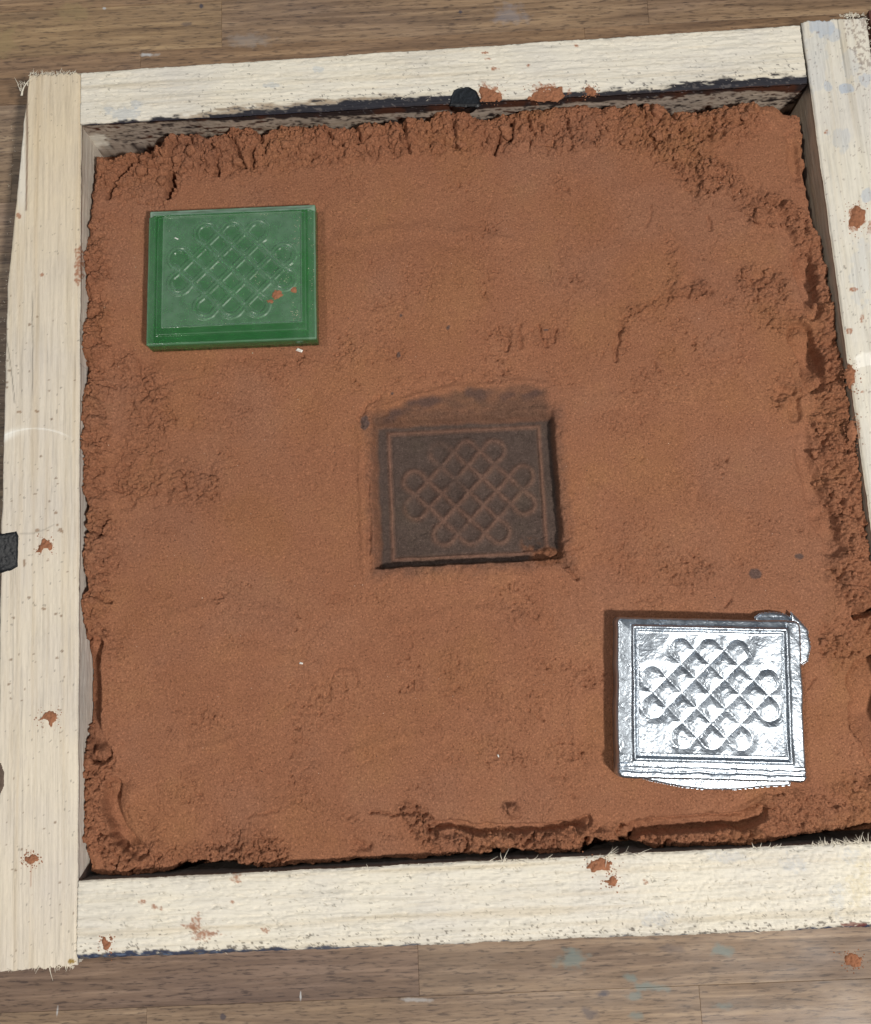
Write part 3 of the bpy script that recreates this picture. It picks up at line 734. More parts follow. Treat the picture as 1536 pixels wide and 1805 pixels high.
U2, V2 = u + wu*.7 + fu, v + wv*.7 + fv
H = .95*fbm(xm, ym, 55, 2, 1) + .50*fbm(xm, ym, 18, 2, 2)*(.6+.6*fbm(xm, ym, 50, 2, 7)) + .10*fbm(xm, ym, 6, 2, 5)
# crumbly zones
def band(pts, w0, w1, a=1.0): return a*sstep(w1, w0, polydist(U2+wu, V2+wv, pts))
R = np.zeros_like(x)
for pts, w0, w1, a in [
    ([(165, 300), (300, 275), (420, 262), (600, 250), (800, 225), (960, 225), (1150, 215), (1300, 210)], 22, 62, 1.0),
    ([(170, 280), (230, 300), (270, 310)], 40, 70, .9),
    ([(1130, 230), (1210, 290), (1240, 320)], 14, 50, .9), ([(1240, 290), (1330, 360), (1400, 390), (1440, 470), (1465, 540), (1480, 610)], 14, 40, .9),
    ([(1475, 620), (1480, 760), (1490, 900), (1510, 1020), (1530, 1060)], 34, 60, 1.0),
    ([(1330, 500), (1380, 560), (1410, 570)], 16, 40, .7), ([(1400, 690), (1375, 700)], 10, 26, .8),
    ([(160, 400), (155, 600), (165, 760), (165, 900), (175, 1000), (165, 1100)], 16, 46, .9),
    ([(230, 660), (270, 700), (260, 790), (230, 850), (330, 850), (360, 850)], 14, 60, .75),
    ([(160, 1300), (170, 1380), (175, 1460), (240, 1530), (380, 1520), (480, 1505)], 18, 48, 1.0),
    ([(400, 1480), (470, 1490)], 18, 50, .5),
    ([(730, 1435), (770, 1490), (900, 1485), (1050, 1478), (1200, 1478), (1330, 1480)], 14, 32, 1.0),
    ([(1380, 1440), (1480, 1430), (1530, 1400)], 30, 60, .8), ([(1480, 1130), (1530, 1110)], 20, 60, .8), ([(1520, 980), (1530, 1090)], 20, 40, .9),
    ([(905, 590), (960, 590)], 10, 36, .5), ([(1095, 620), (1100, 560), (1180, 520), (1250, 512)], 5, 18, .7),
    ([(480, 1410), (620, 1440)], 4, 20, .3), ([(900, 1425), (905, 1430)], 10, 22, .7), ([(1000, 990), (1010, 1010)], 6, 22, .6),
    ([(900, 1080), (960, 1090)], 8, 34, .35), ([(1180, 420), (1190, 500)], 5, 24, .5), ([(1320, 490), (1360, 500)], 16, 34, .9),
    ([(700, 670), (900, 660)], 2, 14, .4), ([(850, 1190), (880, 1260)], 8, 40, .35), ([(1080, 990), (1250, 1020)], 6, 40, .3), ([(430, 640), (700, 620)], 4, 40, .25)]:
    R = np.maximum(R, band(pts, w0, w1, a))
Rl = np.clip(R + .25*sstep(.25, .6, fbm(xm, ym, 24, 4, 41)), 0, 1)
dxw = xm + 1.4*fbm(xm, ym, 2.5, 3, 51); dyw = ym + 1.4*fbm(xm, ym, 2.5, 3, 52)
f1, f2, hv = worley(dxw, dyw, 5.2, 3); g1, g2, gv = worley(dxw, dyw, 1.9, 4)
h1, h2, hw3 = worley(dxw*1.3+40, dyw, 1.0, 9)
k1, k2, kv = worley(xm+2.2*fbm(xm, ym, 6, 3, 54), ym+2.2*fbm(xm, ym, 6, 3, 55), 9.0, 6)
def dome(f): return np.sqrt(np.clip(1-(f/.85)**2, 0, 1))
vary = sstep(-.35, .4, fbm(xm, ym, 16, 3, 56))
H += R*(3.2*(dome(k1)*(.5+kv)-.7)*vary + 1.9*(dome(f1)*(.4+hv)-.6) + (.8+.9*vary)*(dome(g1)*(.4+gv)-.6) + .6*(dome(h1)*(.4+hw3)-.6))
H += R*(-1.2*sstep(.12, 0, f2-f1)*vary - .6*sstep(.14, 0, g2-g1) + .55*fbm(xm, ym, 1.3, 3, 53, .7))
# overall fine tooth, and short tears
H += .045*fbm(xm, ym, 1.1, 2, 61) + .03*fbm(xm, ym, 3.2, 3, 62)
tear = sstep(.28, .62, fbm(xm, ym, 1.7, 3, 63, .6))*sstep(-.05, .45, fbm(xm, ym, 16, 4, 64)+.5*Rl)
pt = sstep(.06, .42, fbm(xm, ym, 14, 4, 64)+.45*Rl)
H -= 1.0*tear*pt + .5*sstep(.18, .4, fbm(xm, ym, 1.2, 3, 70, .7))*pt*sstep(-.1, .3, fbm(xm, ym, 9, 2, 75))
H -= .45*sstep(.30, .5, fbm(xm, ym, .95, 2, 67))*pt + .16*sstep(.5, .65, fbm(xm, ym, 1.0, 2, 69))
H -= .35*sstep(.58, .72, fbm(xm, ym, 1.3, 2, 66))
# trenches and marks: path in pixels, half width (px), depth (mm), edge softness (px)
def trench(pts, hw, depth, soft=8, rag=1.0):
    global H
    d = polydist(u+wu*.35*rag+fu*rag, v+wv*.35*rag+fv*rag, pts)
    H = H - depth*sstep(hw+soft*.5, hw-soft*.5, d)
    return d
def smooth_floor(pts, hw, z, soft=10, k=1.0):
    """a finger-smoothed trough: blend to a smooth floor"""
    global H, R
    d = polydist(u+wu*.7+fu*1.0, v+wv*.7+fv*1.0, pts); hv_ = hw*(1.1+.35*fbm(xm, ym, 10, 2, 73)); dE = np.minimum(np.hypot(u-pts[0][0], v-pts[0][1]), np.hypot(u-pts[-1][0], v-pts[-1][1])); k = k*(.25+.75*sstep(0, 2.2*hw, dE+hw*.6*(len(pts) < 3))) if hw > 5 else k; m = sstep(soft*.7, -soft*.7, d-hv_)**1.3*k
    H = H*(1-m) + (z + .25*fbm(xm, ym, 9, 3, 71) + .05*fbm(xm, ym, 1.2, 2, 72))*m; return m
H += 1.4*band([(1460, 400), (1480, 560), (1480, 700), (1490, 900), (1530, 1050)], 20, 46) + 1.1*band([(155, 600), (165, 900), (170, 1080)], 6, 30)
H += 1.2*band([(780, 1490), (1050, 1480), (1330, 1475)], 8, 22) + 1.0*band([(1320, 230), (1395, 330)], 30, 60, .7) + 1.9*band([(320, 262), (600, 238), (1000, 205), (1350, 206)], 10, 36)
# left lower trough
uu = u+wu*.4; bank = np.where(uu > 184, np.exp(-((uu-184)/34)**2), sstep(178, 184, uu))*sstep(1110, 1170, v)*sstep(1350, 1300, v); H += 2.8*bank
smooth_floor([(163, 1135), (163, 1220), (166, 1290), (182, 1330)], 15, -5.6, 3)

smooth_floor([(200, 1385), (198, 1420), (212, 1465), (248, 1502)], 14, -5.4, 5)
smooth_floor([(258, 1420), (300, 1450), (330, 1470)], 9, -.9, 16, .8)
H += 2.2*np.exp(-(polydist(u, v, [(234, 1395), (230, 1425), (244, 1458), (280, 1490)])/15)**2)*sstep(0, 6, polydist(u, v, [(200, 1385), (198, 1420), (212, 1465), (248, 1502)])-13)
# right troughs
smooth_floor([(1373, 370), (1384, 410), (1405, 445)], 8, -1.0, 10)
smooth_floor([(1416, 455), (1424, 510), (1432, 550)], 14, -5.0, 5)
smooth_floor([(1408, 590), (1428, 640), (1436, 675)], 18, -5.5, 5)
smooth_floor([(1401, 705), (1404, 735)], 8, -2.6, 6)
smooth_floor([(1412, 770), (1420, 825), (1429, 860), (1442, 900)], 13, -2.6, 12)
smooth_floor([(1450, 920), (1468, 965)], 16, -2.6, 12)
smooth_floor([(1396, 240), (1400, 290), (1410, 325)], 8, -1.6, 8)
smooth_floor([(1538, 1190), (1545, 1250), (1560, 1320)], 38, -7.5, 6)
# bottom trough
smooth_floor([(760, 1458), (800, 1452), (835, 1463), (900, 1462), (975, 1458), (1035, 1449)], 7, -4.0, 5)
smooth_floor([(1100, 1466), (1140, 1460), (1190, 1455), (1250, 1451), (1310, 1446), (1340, 1430)], 14, -6.5, 5)
smooth_floor([(1140, 1450), (1320, 1440)], 9, -1.0, 20, .7)
smooth_floor([(628, 1490), (646, 1488)], 7, -2.2, 10); smooth_floor([(1290, 1425), (1340, 1400)], 5, -1.2, 10, .8)
smooth_floor([(885, 1418), (895, 1410), (915, 1410), (925, 1420)], 6, -1.2, 8)
smooth_floor([(1324, 512), (1326, 495), (1345, 482), (1356, 480)], 7, -2.0, 7)
smooth_floor([(1395, 690), (1375, 690), (1370, 700)], 5, -1.6, 6)
trench([(1505, 1083), (1536, 1076), (1560, 1080)], 7, 4.5, 6)
trench([(1375, 365), (1340, 352)], 4, 2.2, 4); trench([(1100, 185), (1130, 205)], 3, 1.5, 4)
H += (2.8*sstep(1120, 1090, v)*sstep(520, 600, v) + 2.0*sstep(1330, 1380, v)*sstep(1530, 1480, v))*sstep(210, 155, u+wu) + 1.8*sstep(1440, 1500, u+wu-.03*(v-800))*sstep(600, 680, v)*sstep(1150, 1050, v)
# cracks
for pts, hw, dp in [([(297, 345), (303, 325), (305, 305)], 6, 7), ([(188, 345), (200, 325), (212, 300), (235, 278)], 4, 4), 
    ([(375, 260), (385, 280), (384, 305)], 4, 3.5), ([(402, 236), (415, 262), (430, 290)], 4, 3.5), ([(448, 262), (447, 290)], 3.5, 3.5), ([(455, 235), (462, 250)], 3, 3), ([(478, 240), (470, 270)], 3, 2),
    ([(572, 228), (590, 248), (608, 258)], 2.6, 3), ([(628, 232), (634, 252)], 3.5, 3.5), ([(712, 225), (716, 255), (722, 268)], 3, 3), ([(760, 240), (785, 250), (820, 262)], 2.2, 2), ([(880, 240), (870, 270)], 3, 3),
    ([(903, 215), (897, 245)], 4.5, 3.5), ([(930, 205), (935, 230)], 3, 2.5), ([(1000, 215), (1010, 240)], 3, 2.5), ([(1180, 195), (1192, 215)], 4, 3), ([(1255, 215), (1250, 250)], 2.5, 2),
    ([(1145, 235), (1155, 260)], 3, 2.2), ([(1420, 300), (1428, 345)], 4, 4), ([(895, 590), (894, 615)], 5, 1.6), ([(915, 572), (918, 610)], 3, 1.0), ([(948, 572), (955, 595), (968, 610)], 2.6, 1.3), ([(980, 580), (976, 602)], 2.6, 1.4),
    ([(1084, 635), (1086, 610), (1090, 585), (1098, 575)], 3.5, 1.3), ([(1100, 560), (1130, 548), (1160, 522)], 2, .8), ([(1250, 385), (1251, 405)], 3, 1.2), ([(1148, 365), (1145, 385), (1137, 400)], 1.8, .8),
    ([(580, 1225), (585, 1192), (598, 1177), (615, 1176), (630, 1190), (628, 1210)], 1.8, .7), ([(606, 1205), (612, 1215)], 3, 1), ([(240, 1248), (246, 1236), (258, 1240), (263, 1262)], 1.6, .5), ([(505, 1245), (520, 1238), (535, 1250)], 1.4, .4),
    ([(435, 1443), (448, 1436), (490, 1428)], 1.6, .9), ([(655, 1432), (670, 1430), (700, 1438), (740, 1430), (765, 1445)], 2.8, 1.6), ([(757, 1462), (768, 1470)], 5, 2.5), ([(975, 985), (1000, 1005), (1018, 1020)], 3, 1.3), ([(990, 975), (1030, 962)], 1.5, .8),
    ([(178, 945), (183, 925), (190, 915)], 3, 2.5), ([(150, 940), (180, 940)], 2.5, 2.5), ([(150, 680), (180, 678), (205, 682)], 2.2, 1.6), ([(178, 1052), (195, 1060)], 4, 2.2), 
    ([(820, 1480), (822, 1500)], 4, 3), ([(1035, 1480), (1033, 1500)], 5, 4), ([(943, 1470), (925, 1490)], 2.6, 2), ([(1115, 1472), (1117, 1485)], 4, 3), ([(1180, 1480), (1176, 1495)], 3, 2.4), ([(1280, 1070), (1290, 1055)], 3, 1),
    ([(1425, 1215), (1440, 1195)], 1.8, .9), ([(1210, 970), (1230, 990)], 2, .5),
    ([(640, 750), (632, 735), (650, 708), (668, 700)], 3.5, .9), ([(652, 790), (650, 870), (652, 900), (650, 990)], 3, .9), ([(1003, 925), (1006, 945), (990, 960)], 3, .8), ([(610, 665), (640, 685)], 1.2, .5), ([(652, 1000), (655, 985)], 3, .8),
    ([(1250, 555), (1320, 560)], 1.0, .25), ([(350, 835), (430, 818)], 1.4, .6), ([(325, 850), (330, 870)], 3, .9), ([(340, 740), (335, 755)], 2.2, .8), ([(265, 680), (330, 665), (345, 660)], 2.2, .6)]:
    trench(pts, hw, dp, 4.5, 1.5)

for pts in ([(400, 1150), (470, 1143), (530, 1168), (560, 1210)], [(300, 1090), (400, 1060), (500, 1075)], [(620, 1330), (720, 1290), (830, 1300)], [(600, 420), (760, 400), (900, 430)], [(1090, 700), (1180, 760), (1220, 860)], [(340, 1330), (420, 1300), (470, 1380)], [(1000, 1180), (1020, 1260), (1010, 1340)], [(700, 1100), (820, 1070), (960, 1090)]):
    d_ = polydist(u+wu*1.5, v+wv*1.5, pts); H += .32*np.exp(-(d_/8)**2) - .28*np.exp(-((d_-18)/12)**2)
# imprint of the tile
IQ = [(690, 770), (945, 755), (962, 972), (697, 982)]
zf = SZ - .0056
W4 = [at(*p, zf) for p in IQ]; c4 = sum(W4)/4; e1 = (W4[1]-W4[0]+W4[2]-W4[3]); e1 /= np.linalg.norm(e1)
e2 = np.array([-e1[1], e1[0], 0])
sx_ = np.linalg.norm(W4[1]-W4[0]+W4[2]-W4[3])/2/(2*26.5*MM); sy_ = np.linalg.norm(W4[0]-W4[3]+W4[1]-W4[2])/2/(2*22.4*MM)
ip = ((x-c4[0])*e1[0]+(y-c4[1])*e1[1])*1000/sx_; iq = ((x-c4[0])*e2[0]+(y-c4[1])*e2[1])*1000/sy_ + KY
wb = .75*fbm(xm, ym, 6, 4, 81)
near = (np.abs(ip) < 45) & (np.abs(iq) < 50)
e = np.minimum(np.minimum(31.5+ip, 32.0-ip), np.minimum(24.5+iq, 27.2-iq)) + wb
kd = np.full(x.shape, 99.0); pdm = np.zeros(x.shape); kx = (ip[near]-.8+.35*fbm(xm[near], ym[near], 4, 3, 82))/.95; ky = (iq[near]-KY+.35*fbm(xm[near], ym[near], 4, 3, 83))/.97; kd[near] = knot_dist(kx, ky); pdm[near] = pad_dome(kx, ky)
rr = np.minimum(26.5-np.abs(ip), 22.4-np.abs(iq-KY)) + wb*.3
fl = -5.6 + .7*np.exp(-((rr+.7)/.7)**2) - .55*np.exp(-((rr-.25)/.26)**2)*sstep(-.2, .4, fbm(xm, ym, 9, 2, 84)+.35)
wear = sstep(-.5, .3, fbm(xm, ym, 9, 3, 85)+.12)
fl = fl + 1.0*np.exp(-(kd/1.15)**2)*(.3+.7*wear) - .6*pdm*sstep(.2, 1.2, kd) + .12*fbm(xm, ym, 1.6, 3, 86) - .5*sstep(.35, .6, fbm(xm, ym, 2.2, 3, 87))*sstep(.1, .6, fbm(xm, ym, 14, 2, 88)+.25)
# left wall slopes, bottom and right walls steep, top has a long smeared slope
wl_ = sstep(-3.2, 1.6, np.minimum(31.5+ip, 99)+wb); wr_ = sstep(-1.0, 1.2, 32.0-ip+wb); wbm = sstep(-.5, .35, 24.5+iq+wb*.8); wt_ = sstep(-3.0, 2.0, 27.2-iq+wb)
m = wl_*wr_*wbm*wt_
# shallow smear above the print
top_ = 38.5 + 2.6*fbm(xm, ym, 13, 3, 91) - .22*np.clip(-ip-2, 0, 40) - .0*ip
smear = sstep(1.5, -1.5, np.maximum(np.abs(ip+.5)-31.5, iq-top_)+wb*2)*sstep(24, 26, iq)
H = H*(1-smear*.85) + smear*.85*(-2.4 + .18*np.clip(iq-27, 0, 14) + .25*fbm(xm/6, ym, 2.0, 2, 92))
H = H*(1-m) + fl*m
H -= 1.1*sstep(.45, .1, np.abs(iq+24.3+wb*.5))*sstep(32, 30, np.abs(ip))      # undercut at lower edge
cr = np.exp(-((ip-27)/6)**2 - ((iq+23.2)/3.6)**2); H += cr*(3.2*dome(g1)*(.3+gv)+1.2)*1.1
H += .9*np.exp(-((iq-top_-1.2)/1.3)**2)*sstep(33, 30, np.abs(ip)) + .8*np.exp(-((ip+37.5+wb)/1.2)**2)*sstep(30, 24, np.abs(iq))
rimb = sstep(7, 0, np.abs(e+1.5))*sstep(0, -.5, e); H += rimb*(.35*sstep(3, 0, np.abs(e+2.2)) + .8*fbm(xm, ym, 2.2, 3, 93)-.25*sstep(.2, .5, fbm(xm, ym, 1.5, 2, 99)))
# beds under the two tiles
for tl_, dep in ((green, .15), (metal, .5)):
    L = tl_.location; a = tl_.rotation_euler[2]
    pp = ((x-L[0])*math.cos(a)+(y-L[1])*math.sin(a))*1000; qq = (-(x-L[0])*math.sin(a)+(y-L[1])*math.cos(a))*1000
    mm_ = sstep(5, .2, np.maximum(np.abs(pp)-A2, np.abs(qq)-B2)); H = H*(1-mm_) + (-dep + .15*fbm(xm, ym, 6, 3, 95) + .04*fbm(xm, ym, 1.2, 2, 62))*mm_
# the body's ragged outline against the bars
EDGE = [(163, 266), (200, 268), (240, 262), (285, 258), (300, 236), (345, 232), (372, 246), (405, 222), (440, 218), (462, 236), (500, 218), (560, 222), (620, 226), (660, 216), (720, 214), (755, 205), (765, 190), (810, 186), (830, 203), (860, 210),
        (900, 198), (960, 188), (1000, 178), (1060, 192), (1110, 182), (1150, 184), (1180, 200), (1250, 198), (1310, 184), (1360, 186), (1395, 198), (1414, 205), (1418, 260), (1423, 300), (1428, 345), (1432, 380), (1436, 400), (1452, 420), (1455, 470),
        (1468, 520), (1476, 560), (1482, 610), (1500, 650), (1503, 700), (1507, 760), (1518, 830), (1524, 880), (1534, 940), (1552, 1040), (1575, 1200), (1590, 1330), (1600, 1440), (1560, 1448), (1500, 1462), (1450, 1472), (1395, 1480), (1365, 1490), (1300, 1495), (1230, 1496), (1160, 1500), (1125, 1488),
        (1100, 1484), (1050, 1484), (1035, 1500), (1010, 1508), (960, 1512), (905, 1504), (880, 1500), (840, 1510), (780, 1512), (735, 1520), (690, 1516), (630, 1520), (580, 1524), (520, 1530), (470, 1534), (430, 1530), (400, 1522), (330, 1525), (300, 1540), (250, 1547), (190, 1549), (156, 1540),
        (146, 1480), (150, 1400), (146, 1330), (150, 1200), (149, 1120), (146, 1062), (160, 1040), (156, 1010), (150, 985), (158, 940), (159, 900), (148, 860), (147, 760), (146, 700), (153, 676), (152, 650), (143, 620), (146, 560), (150, 520), (146, 470), (140, 440), (152, 420), (158, 370), (156, 330), (163, 300)]
sd = polydist(u, v, EDGE+[EDGE[0]])*np.where(inside(u, v, EDGE), 1, -1)
sd = sd + 3.2*fbm(xm, ym, 4.5, 3, 97) + 3.0*fbm(xm, ym, 1.8, 3, 98)
sd = sd - 2.5*sstep(1430, 1470, v)
H += -15*sstep(2.0, -3.5, sd) - 1.1*sstep(16, 2, sd)**2
# left upper corner lies lower
H -= 2.6*sstep(120, 20, np.hypot((u-170)*.8, (v-270)*1.1))
H -= 1.4*sstep(90, 0, v-(240-(u-300)*.03))*sstep(1420, 1000, u)*.6
H = np.clip(H, -17.5, 6)
# ---- colour
hue = fbm(xm, ym, 26, 4, 101)
col = np.empty(x.shape+(3,)); col[...] = SANDC
col *= (1 + .05*fbm(xm, ym, 60, 3, 102))[..., None]
col = col*(1 + sstep(0, .6, hue)[..., None]*np.array([.0, .01, -.06]) + sstep(0, .6, -hue)[..., None]*np.array([-.02, .02, .08]))
BURN = np.array([.098, .068, .056]); BURN2 = np.array([.18, .095, .065])
fs = sstep(-1.2, 1.0, e)*1.0
n8 = fbm(xm, ym, 3.5, 4, 103)
col = col*(1-fs[..., None]) + BURN*fs[..., None]
ridge = np.exp(-((rr+.7)/.8)**2)*.75*fs + np.exp(-(kd/1.1)**2)*.5*fs*(.25+.75*wear)
col = col*(1-ridge[..., None]) + BURN2*1.35*ridge[..., None]
col = col*(1+fs*(.22*fbm(xm, ym, 1.4, 3, 105)+.15*fbm(xm, ym, 14, 3, 106)))[..., None]
halo = sstep(6.0, -.5, -e + 2.2*n8)*(1-fs)*.75
col = col*(1-halo[..., None]) + BURN2*halo[..., None]
sm = smear*(1-fs)*np.clip(.78+.4*fbm(xm/3, ym, 3.0, 3, 104)+.3*sstep(.1, .5, fbm(xm, ym, 8, 2, 107))*sstep(6, 1, np.abs(iq-top_+2)), 0, .92)
col = col*(1-sm[..., None]) + (np.array([.150, .082, .055])-np.array([.045, .018, .002])*sstep(.0, .4, fbm(xm, ym, 8, 2, 107))[..., None]*sstep(5, 1, np.abs(iq-top_+2))[..., None])*sm[..., None]
for cx, cy, rx, ry in ((643, 745, 9, 14), (1332, 1011, 12, 10), (1410, 981, 9, 5), (703, 624, 4, 5), (790, 577, 3, 4), (962, 580, 5, 2), (707, 555, 3, 3), (692, 693, 3, 2)):
    b_ = sstep(1.1, .8, np.hypot((U1-cx)/rx, (V1-cy)/ry))*.8; col = col*(1-b_[..., None]) + np.array([.10, .075, .07])*b_[..., None]
b_ = np.clip(sstep(26, 8, np.hypot(U2-937, (V2-958)*1.3))*.7*sstep(-.2, .3, n8+.1) + sstep(.25, .6, cr+.15*n8), 0, 1); col = col*(1-b_[..., None]) + SANDC*.7*b_[..., None]
Z = SZ + H*MM
V = np.stack([x, y, Z], -1).reshape(-1, 3)
cx0 = np.array([0, 0, 0])
# close the body with a skirt so that it has depth
Q = grid_quads(NX, NY)
idx = np.arange(NX*NY).reshape(NX, NY); ring = np.concatenate([idx[:, 0], idx[-1, 1:], idx[-2::-1, -1], idx[0, -2:0:-1]])
L2 = V[ring].copy(); L2[:, 2] = .001; a = ring; b = np.arange(len(V), len(V)+len(ring))
Q = np.vstack([Q, np.stack([a, b, np.roll(b, -1), np.roll(a, -1)], 1)])
colf = np.vstack([col.reshape(-1, 3), np.tile(SANDC, (len(ring), 1))])
sand = link('moulding_sand', np_mesh('moulding_sand', np.vstack([V, L2]), Q, col=colf), M_SAND, None, 'packed red-brown moulding sand filling the wooden frame, with a dark square imprint', kind='stuff')

# surface height lookup for small things resting on the sand
def sand_z(px, py):
    k = np.argmin((u-px)**2+(v-py)**2); return float(Z.ravel()[k])

# ------------------------------------------------------------------ small crumbs and chips
def circ(cx, cy, rx, ry, seed, n=14, rag=.35):
    rr_ = np.random.default_rng(seed); return [(cx+rx*math.cos(t_)*(1+rag*(rr_.random()-.5)*2), cy+ry*math.sin(t_)*(1+rag*(rr_.random()-.5)*2)) for t_ in np.linspace(0, 2*math.pi, n, endpoint=False)]
CR = [([(66, 972), (72, 958), (77, 950), (88, 950), (94, 962), (92, 968), (84, 966), (78, 966), (72, 975)], ZT, 'hook-shaped red sand crumb on the left bar beside the black patch', 1),
      ([(70, 1268), (80, 1257), (88, 1254), (98, 1258), (104, 1268), (94, 1270), (90, 1280), (84, 1270)], ZT, 'flat winged red sand crumb on the lower half of the left bar', 2),
      (circ(56, 1516, 8, 7, 4), ZT, 'small red sand crumb near the lower end of the left bar', 3),
      ([(1503, 365), (1512, 362), (1525, 372), (1525, 392), (1512, 405), (1505, 398), (1494, 398), (1500, 384)], ZT, 'broad jagged red sand crumb on the upper right bar', 4),
      ([(1033, 1530), (1045, 1516), (1064, 1514), (1078, 1522), (1076, 1534), (1060, 1534), (1046, 1538)], ZT, 'wide red sand crumb on the bottom bar near its torn inner edge', 5),
      (circ(1078, 1552, 9, 11, 6), ZT, 'round red sand crumb just below the wide one on the bottom bar', 6),
      (circ(187, 1664, 8, 9, 7), ZT, 'dark red sand crumb at the lower left end of the bottom bar', 7),
      ([(1488, 1688), (1495, 1682), (1512, 1684), (1522, 1692), (1518, 1702), (1504, 1706), (1492, 1700)], 0.0, 'orange-brown sand crumb lying on the bench at lower right', 8),
      ([(845, 150), (862, 155), (884, 166), (886, 176), (862, 177), (848, 176)], ZT, 'red sand crumb on the top bar right of the black plug', 9),
      ([(932, 172), (945, 158), (965, 152), (990, 154), (996, 168), (985, 176), (950, 178)], ZT, 'largest red sand crumb on the top bar over its black edge', 10),
      (circ(1041, 160, 10, 7, 11), ZT, 'small red sand crumb on the top bar right of the largest one', 11),
      (circ(1500, 664, 9, 16, 12), ZT, 'red sand crumb spilling over the inner edge of the right bar', 12),
      (circ(1503, 760, 7, 16, 13), ZT, 'upright red sand crumb on the right bar below the spilling one', 13)]
for pts, z, lb, sd_ in CR:
    o = lump('sand_crumb', pts, z, .0008, M_CRUMB, lb, seed=200+sd_, gran=1.8, scatter=int(20+3.0*len(pts)), cat='crumb', group='sand crumbs scattered on the bars and bench')
# crumbs on the green tile
for pts, lb in ((circ(489, 519, 8, 8, 31), 'pinkish sand crumb on the green tile inside the knot border'),
                (circ(518, 510, 5, 4, 32), 'tiny sand crumb near the right line of the green tile'), (circ(475, 531, 6, 3, 33), 'thin sand crumb lower left of the pinkish crumb on the green tile')):
    lump('sand_crumb', pts, .0288, .0005, M_CRUMB, lb, seed=len(lb), gran=.9, res=.0002, cat='crumb', group='sand crumbs lying on the green tile')
M_DUST = plain('pale_dust', (.42, .40, .30), .9)
def grains(name, items, mat, label, kind='stuff'):
    V, Q, Tt = [], [], []
    rr_ = np.random.default_rng(len(items))
    for (p, s_) in items:
        b = len(V); 
        for d in ((1, 0, 0), (0, 1, 0), (-1, 0, 0), (0, -1, 0), (0, 0, .8), (0, 0, -.8)):
            V.append(np.array(p) + np.array(d)*s_*(.6+.8*rr_.random()))
        for a_ in range(4):
            Tt.append((b+a_, b+(a_+1) % 4, b+4)); Tt.append((b+(a_+1) % 4, b+a_, b+5))
    return link(name, np_mesh(name, np.array(V), [], tris=Tt, smooth=False), mat, None, label, kind=kind)
it = []
rr_ = np.random.default_rng(77)
for cx, cy, sx2, sy2, n in ((526, 400, 6, 30, 26), (553, 440, 3, 30, 14), (550, 500, 3, 40, 14), (523, 555, 6, 8, 26), (505, 495, 5, 8, 16), (460, 495, 10, 14, 22), (468, 377, 4, 2, 8), (480, 450, 25, 15, 16), (420, 576, 60, 3, 14), (400, 480, 90, 60, 40)):
    for _ in range(n): it.append((at(cx+rr_.normal()*sx2, cy+rr_.normal()*sy2, .0287), rr_.uniform(.10, .22)*MM))
grains('dust_specks', it, M_DUST, 'pale specks of dust on the green tile')
def chip(name, px, py, z, L, wdt, rot, label, mat=M_CHIP):
    V = [(-L, -wdt*.6, 0), (L*.8, -wdt, 0), (L, wdt*.3, 0), (-L*.6, wdt, 0), (-L*.7, -wdt*.3, wdt*.9), (L*.5, -wdt*.5, wdt), (L*.6, wdt*.2, wdt*.7), (-L*.4, wdt*.5, wdt*.8)]
    Q = [(0, 1, 5, 4), (1, 2, 6, 5), (2, 3, 7, 6), (3, 0, 4, 7), (4, 5, 6, 7), (3, 2, 1, 0)]
    o = link(name, np_mesh(name, np.array(V)*MM, Q, smooth=False), mat, None, label, cat='chip', group='pale wood chips'); o.location = at(px, py, z); o.rotation_euler = (0, 0, rot)
chip('wood_chip', 528, 617, sand_z(528, 617)+.0002, 1.4, .8, -.2, 'white chip on the sand just below the green tile')
chip('wood_chip', 311, 420, .0287, .9, .3, -.35, 'white sliver on the upper left of the green tile')
chip('wood_chip', 531, 1169, sand_z(531, 1169)+.0001, .75, .45, 0, 'tiny white chip on the sand left of the ring mark')
chip('wood_chip', 879, 1333, sand_z(879, 1333)+.0001, .8, .35, -1.0, 'tiny tilted pale chip on the lower middle sand')
it = []
for _ in range(150):
    px, py = rr_.uniform(180, 1400), rr_.uniform(300, 1430)
    if 640 < px < 990 and 660 < py < 1010: continue
    if 250 < px < 570 and 350 < py < 625: continue
    if 1080 < px < 1430 and 1075 < py < 1395: continue
    p = at(px, py, sand_z(px, py)+.00005); it.append((p, rr_.uniform(.07, .2)*MM))
grains('sand_specks', it, plain('bright_grains', (.70, .52, .40), .7), 'bright grains scattered over the red sand')
it = []
for _ in range(170):
    px, py = rr_.uniform(180, 1420), rr_.uniform(300, 1430)
    if 1080 < px < 1430 and 1075 < py < 1395: continue
    if 250 < px < 570 and 350 < py < 625: continue
    it.append((at(px, py, sand_z(px, py)), rr_.uniform(.12, .32)*MM))
grains('dark_grit', it, plain('dark_grains', (.09, .045, .03), .9), 'dark grit scattered over the red sand')
# loose crumbs of sand in the broken margin
it = []
for _ in range(2600):
    k = rr_.integers(0, NX*NY)
    if R.ravel()[k] > .55 and rr_.random() < .9 and sd.ravel()[k] > 3:
        it.append((V[k] if False else np.array([x.ravel()[k], y.ravel()[k], Z.ravel()[k]+.0001]), rr_.uniform(.2, .75)*MM))
grains('loose_sand', it, M_CRUMB, 'loose crumbs of red sand along the broken margins')

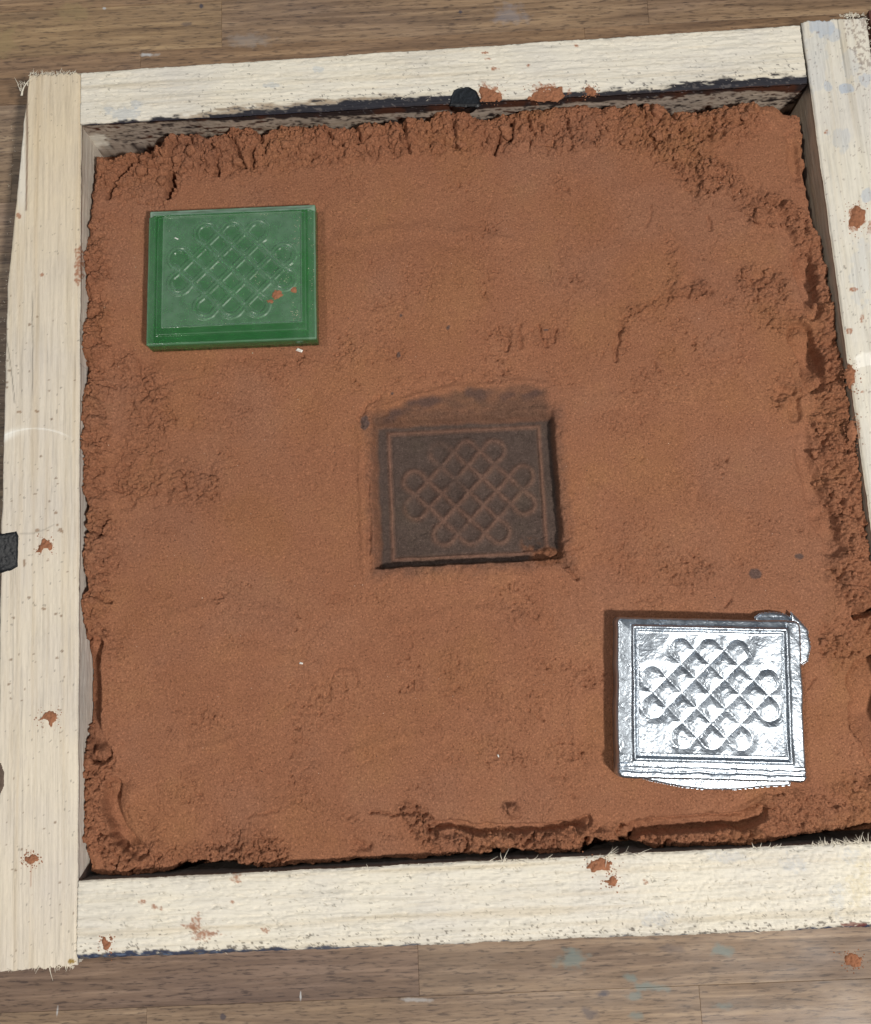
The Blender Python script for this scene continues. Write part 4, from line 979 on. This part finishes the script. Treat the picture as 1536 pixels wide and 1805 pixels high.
# rounded clods broken from the margins
import bmesh
protos = []
for k in range(7):
    bm = bmesh.new(); bmesh.ops.create_icosphere(bm, subdivisions=3, radius=1.0)
    P8 = np.array([v_.co[:] for v_ in bm.verts]); F8 = np.array([[v_.index for v_ in f_.verts] for f_ in bm.faces]); bm.free()
    r8 = np.random.default_rng(500+k); dsp = np.zeros(len(P8))
    for fr8, am8 in ((1.6, .30), (3.5, .24), (7, .16), (14, .10)):
        for _ in range(4):
            d8 = r8.normal(size=3); d8 /= np.linalg.norm(d8); dsp += am8*.6*np.sin(P8@d8*fr8+r8.uniform(0, 6.28))
    protos.append((P8*(1+dsp)[:, None], F8))
VV, TT, off8 = [], [], 0
Rf, sdf = R.ravel(), sd.ravel()
cnt = 0
while cnt < 720:
    k = rr_.integers(0, NX*NY)
    if Rf[k] < .72 or sdf[k] < 5: continue
    topz = v.ravel()[k] < 330
    if rr_.random() > (1.0 if topz else .7): continue
    sc8 = min(rr_.lognormal(math.log(1.0 if topz else .8), .5), 3.0 if topz else 2.6)*MM
    P8, F8 = protos[rr_.integers(0, 7)]
    a8 = rr_.uniform(0, 6.28); c8, s8 = math.cos(a8), math.sin(a8)
    Q8 = P8*np.array([1, rr_.uniform(.65, 1), rr_.uniform(.5, .85)])*sc8
    Q8 = np.stack([Q8[:, 0]*c8-Q8[:, 1]*s8, Q8[:, 0]*s8+Q8[:, 1]*c8, Q8[:, 2]], 1) + np.array([x.ravel()[k], y.ravel()[k], Z.ravel()[k]-sc8*.38])
    VV.append(Q8); TT.append(F8+off8); off8 += len(Q8); cnt += 1
VV = np.vstack(VV)
link('sand_clods', np_mesh('sand_clods', VV, [], tris=np.vstack(TT), col=np.tile(SANDC*.98, (len(VV), 1))), M_SAND, None, 'rounded clods of red sand broken along the margins of the mould', kind='stuff')

# dark red-brown board at the far right corner, lying on the bench outside the right bar
P = [at(1533, 18, .012), at(1600, 24, .012), at(1625, 190, .012), at(1557, 190, .012)]
c = sum(P)/4; n = 24; V = []; Q = []
tv = np.linspace(0, 1, n)
for k, tt_ in enumerate(tv):
    a_ = P[0]*(1-tt_)+P[3]*tt_; b_ = P[1]*(1-tt_)+P[2]*tt_; j = rr_.normal(size=2)*.00015
    for p, z in ((a_, -.0119), (a_, 0), (b_, 0), (b_, -.0119)):
        V.append((p[0]-c[0]+j[0], p[1]-c[1], z+.0119*0+j[1]*(z == 0)))
for k in range(n-1):
    for a_ in range(3): i = k*4+a_; Q.append((i, i+4, i+5, i+1))
Q += [(0, 1, 2, 3), (4*n-1, 4*n-2, 4*n-3, 4*n-4)]
o = link('board_offcut', np_mesh('board_offcut', np.array(V), Q, smooth=False), M_BROWN, None, 'dark red-brown offcut on the bench outside the top of the right bar', cat='wood offcut'); o.location = (c[0], c[1], .012)
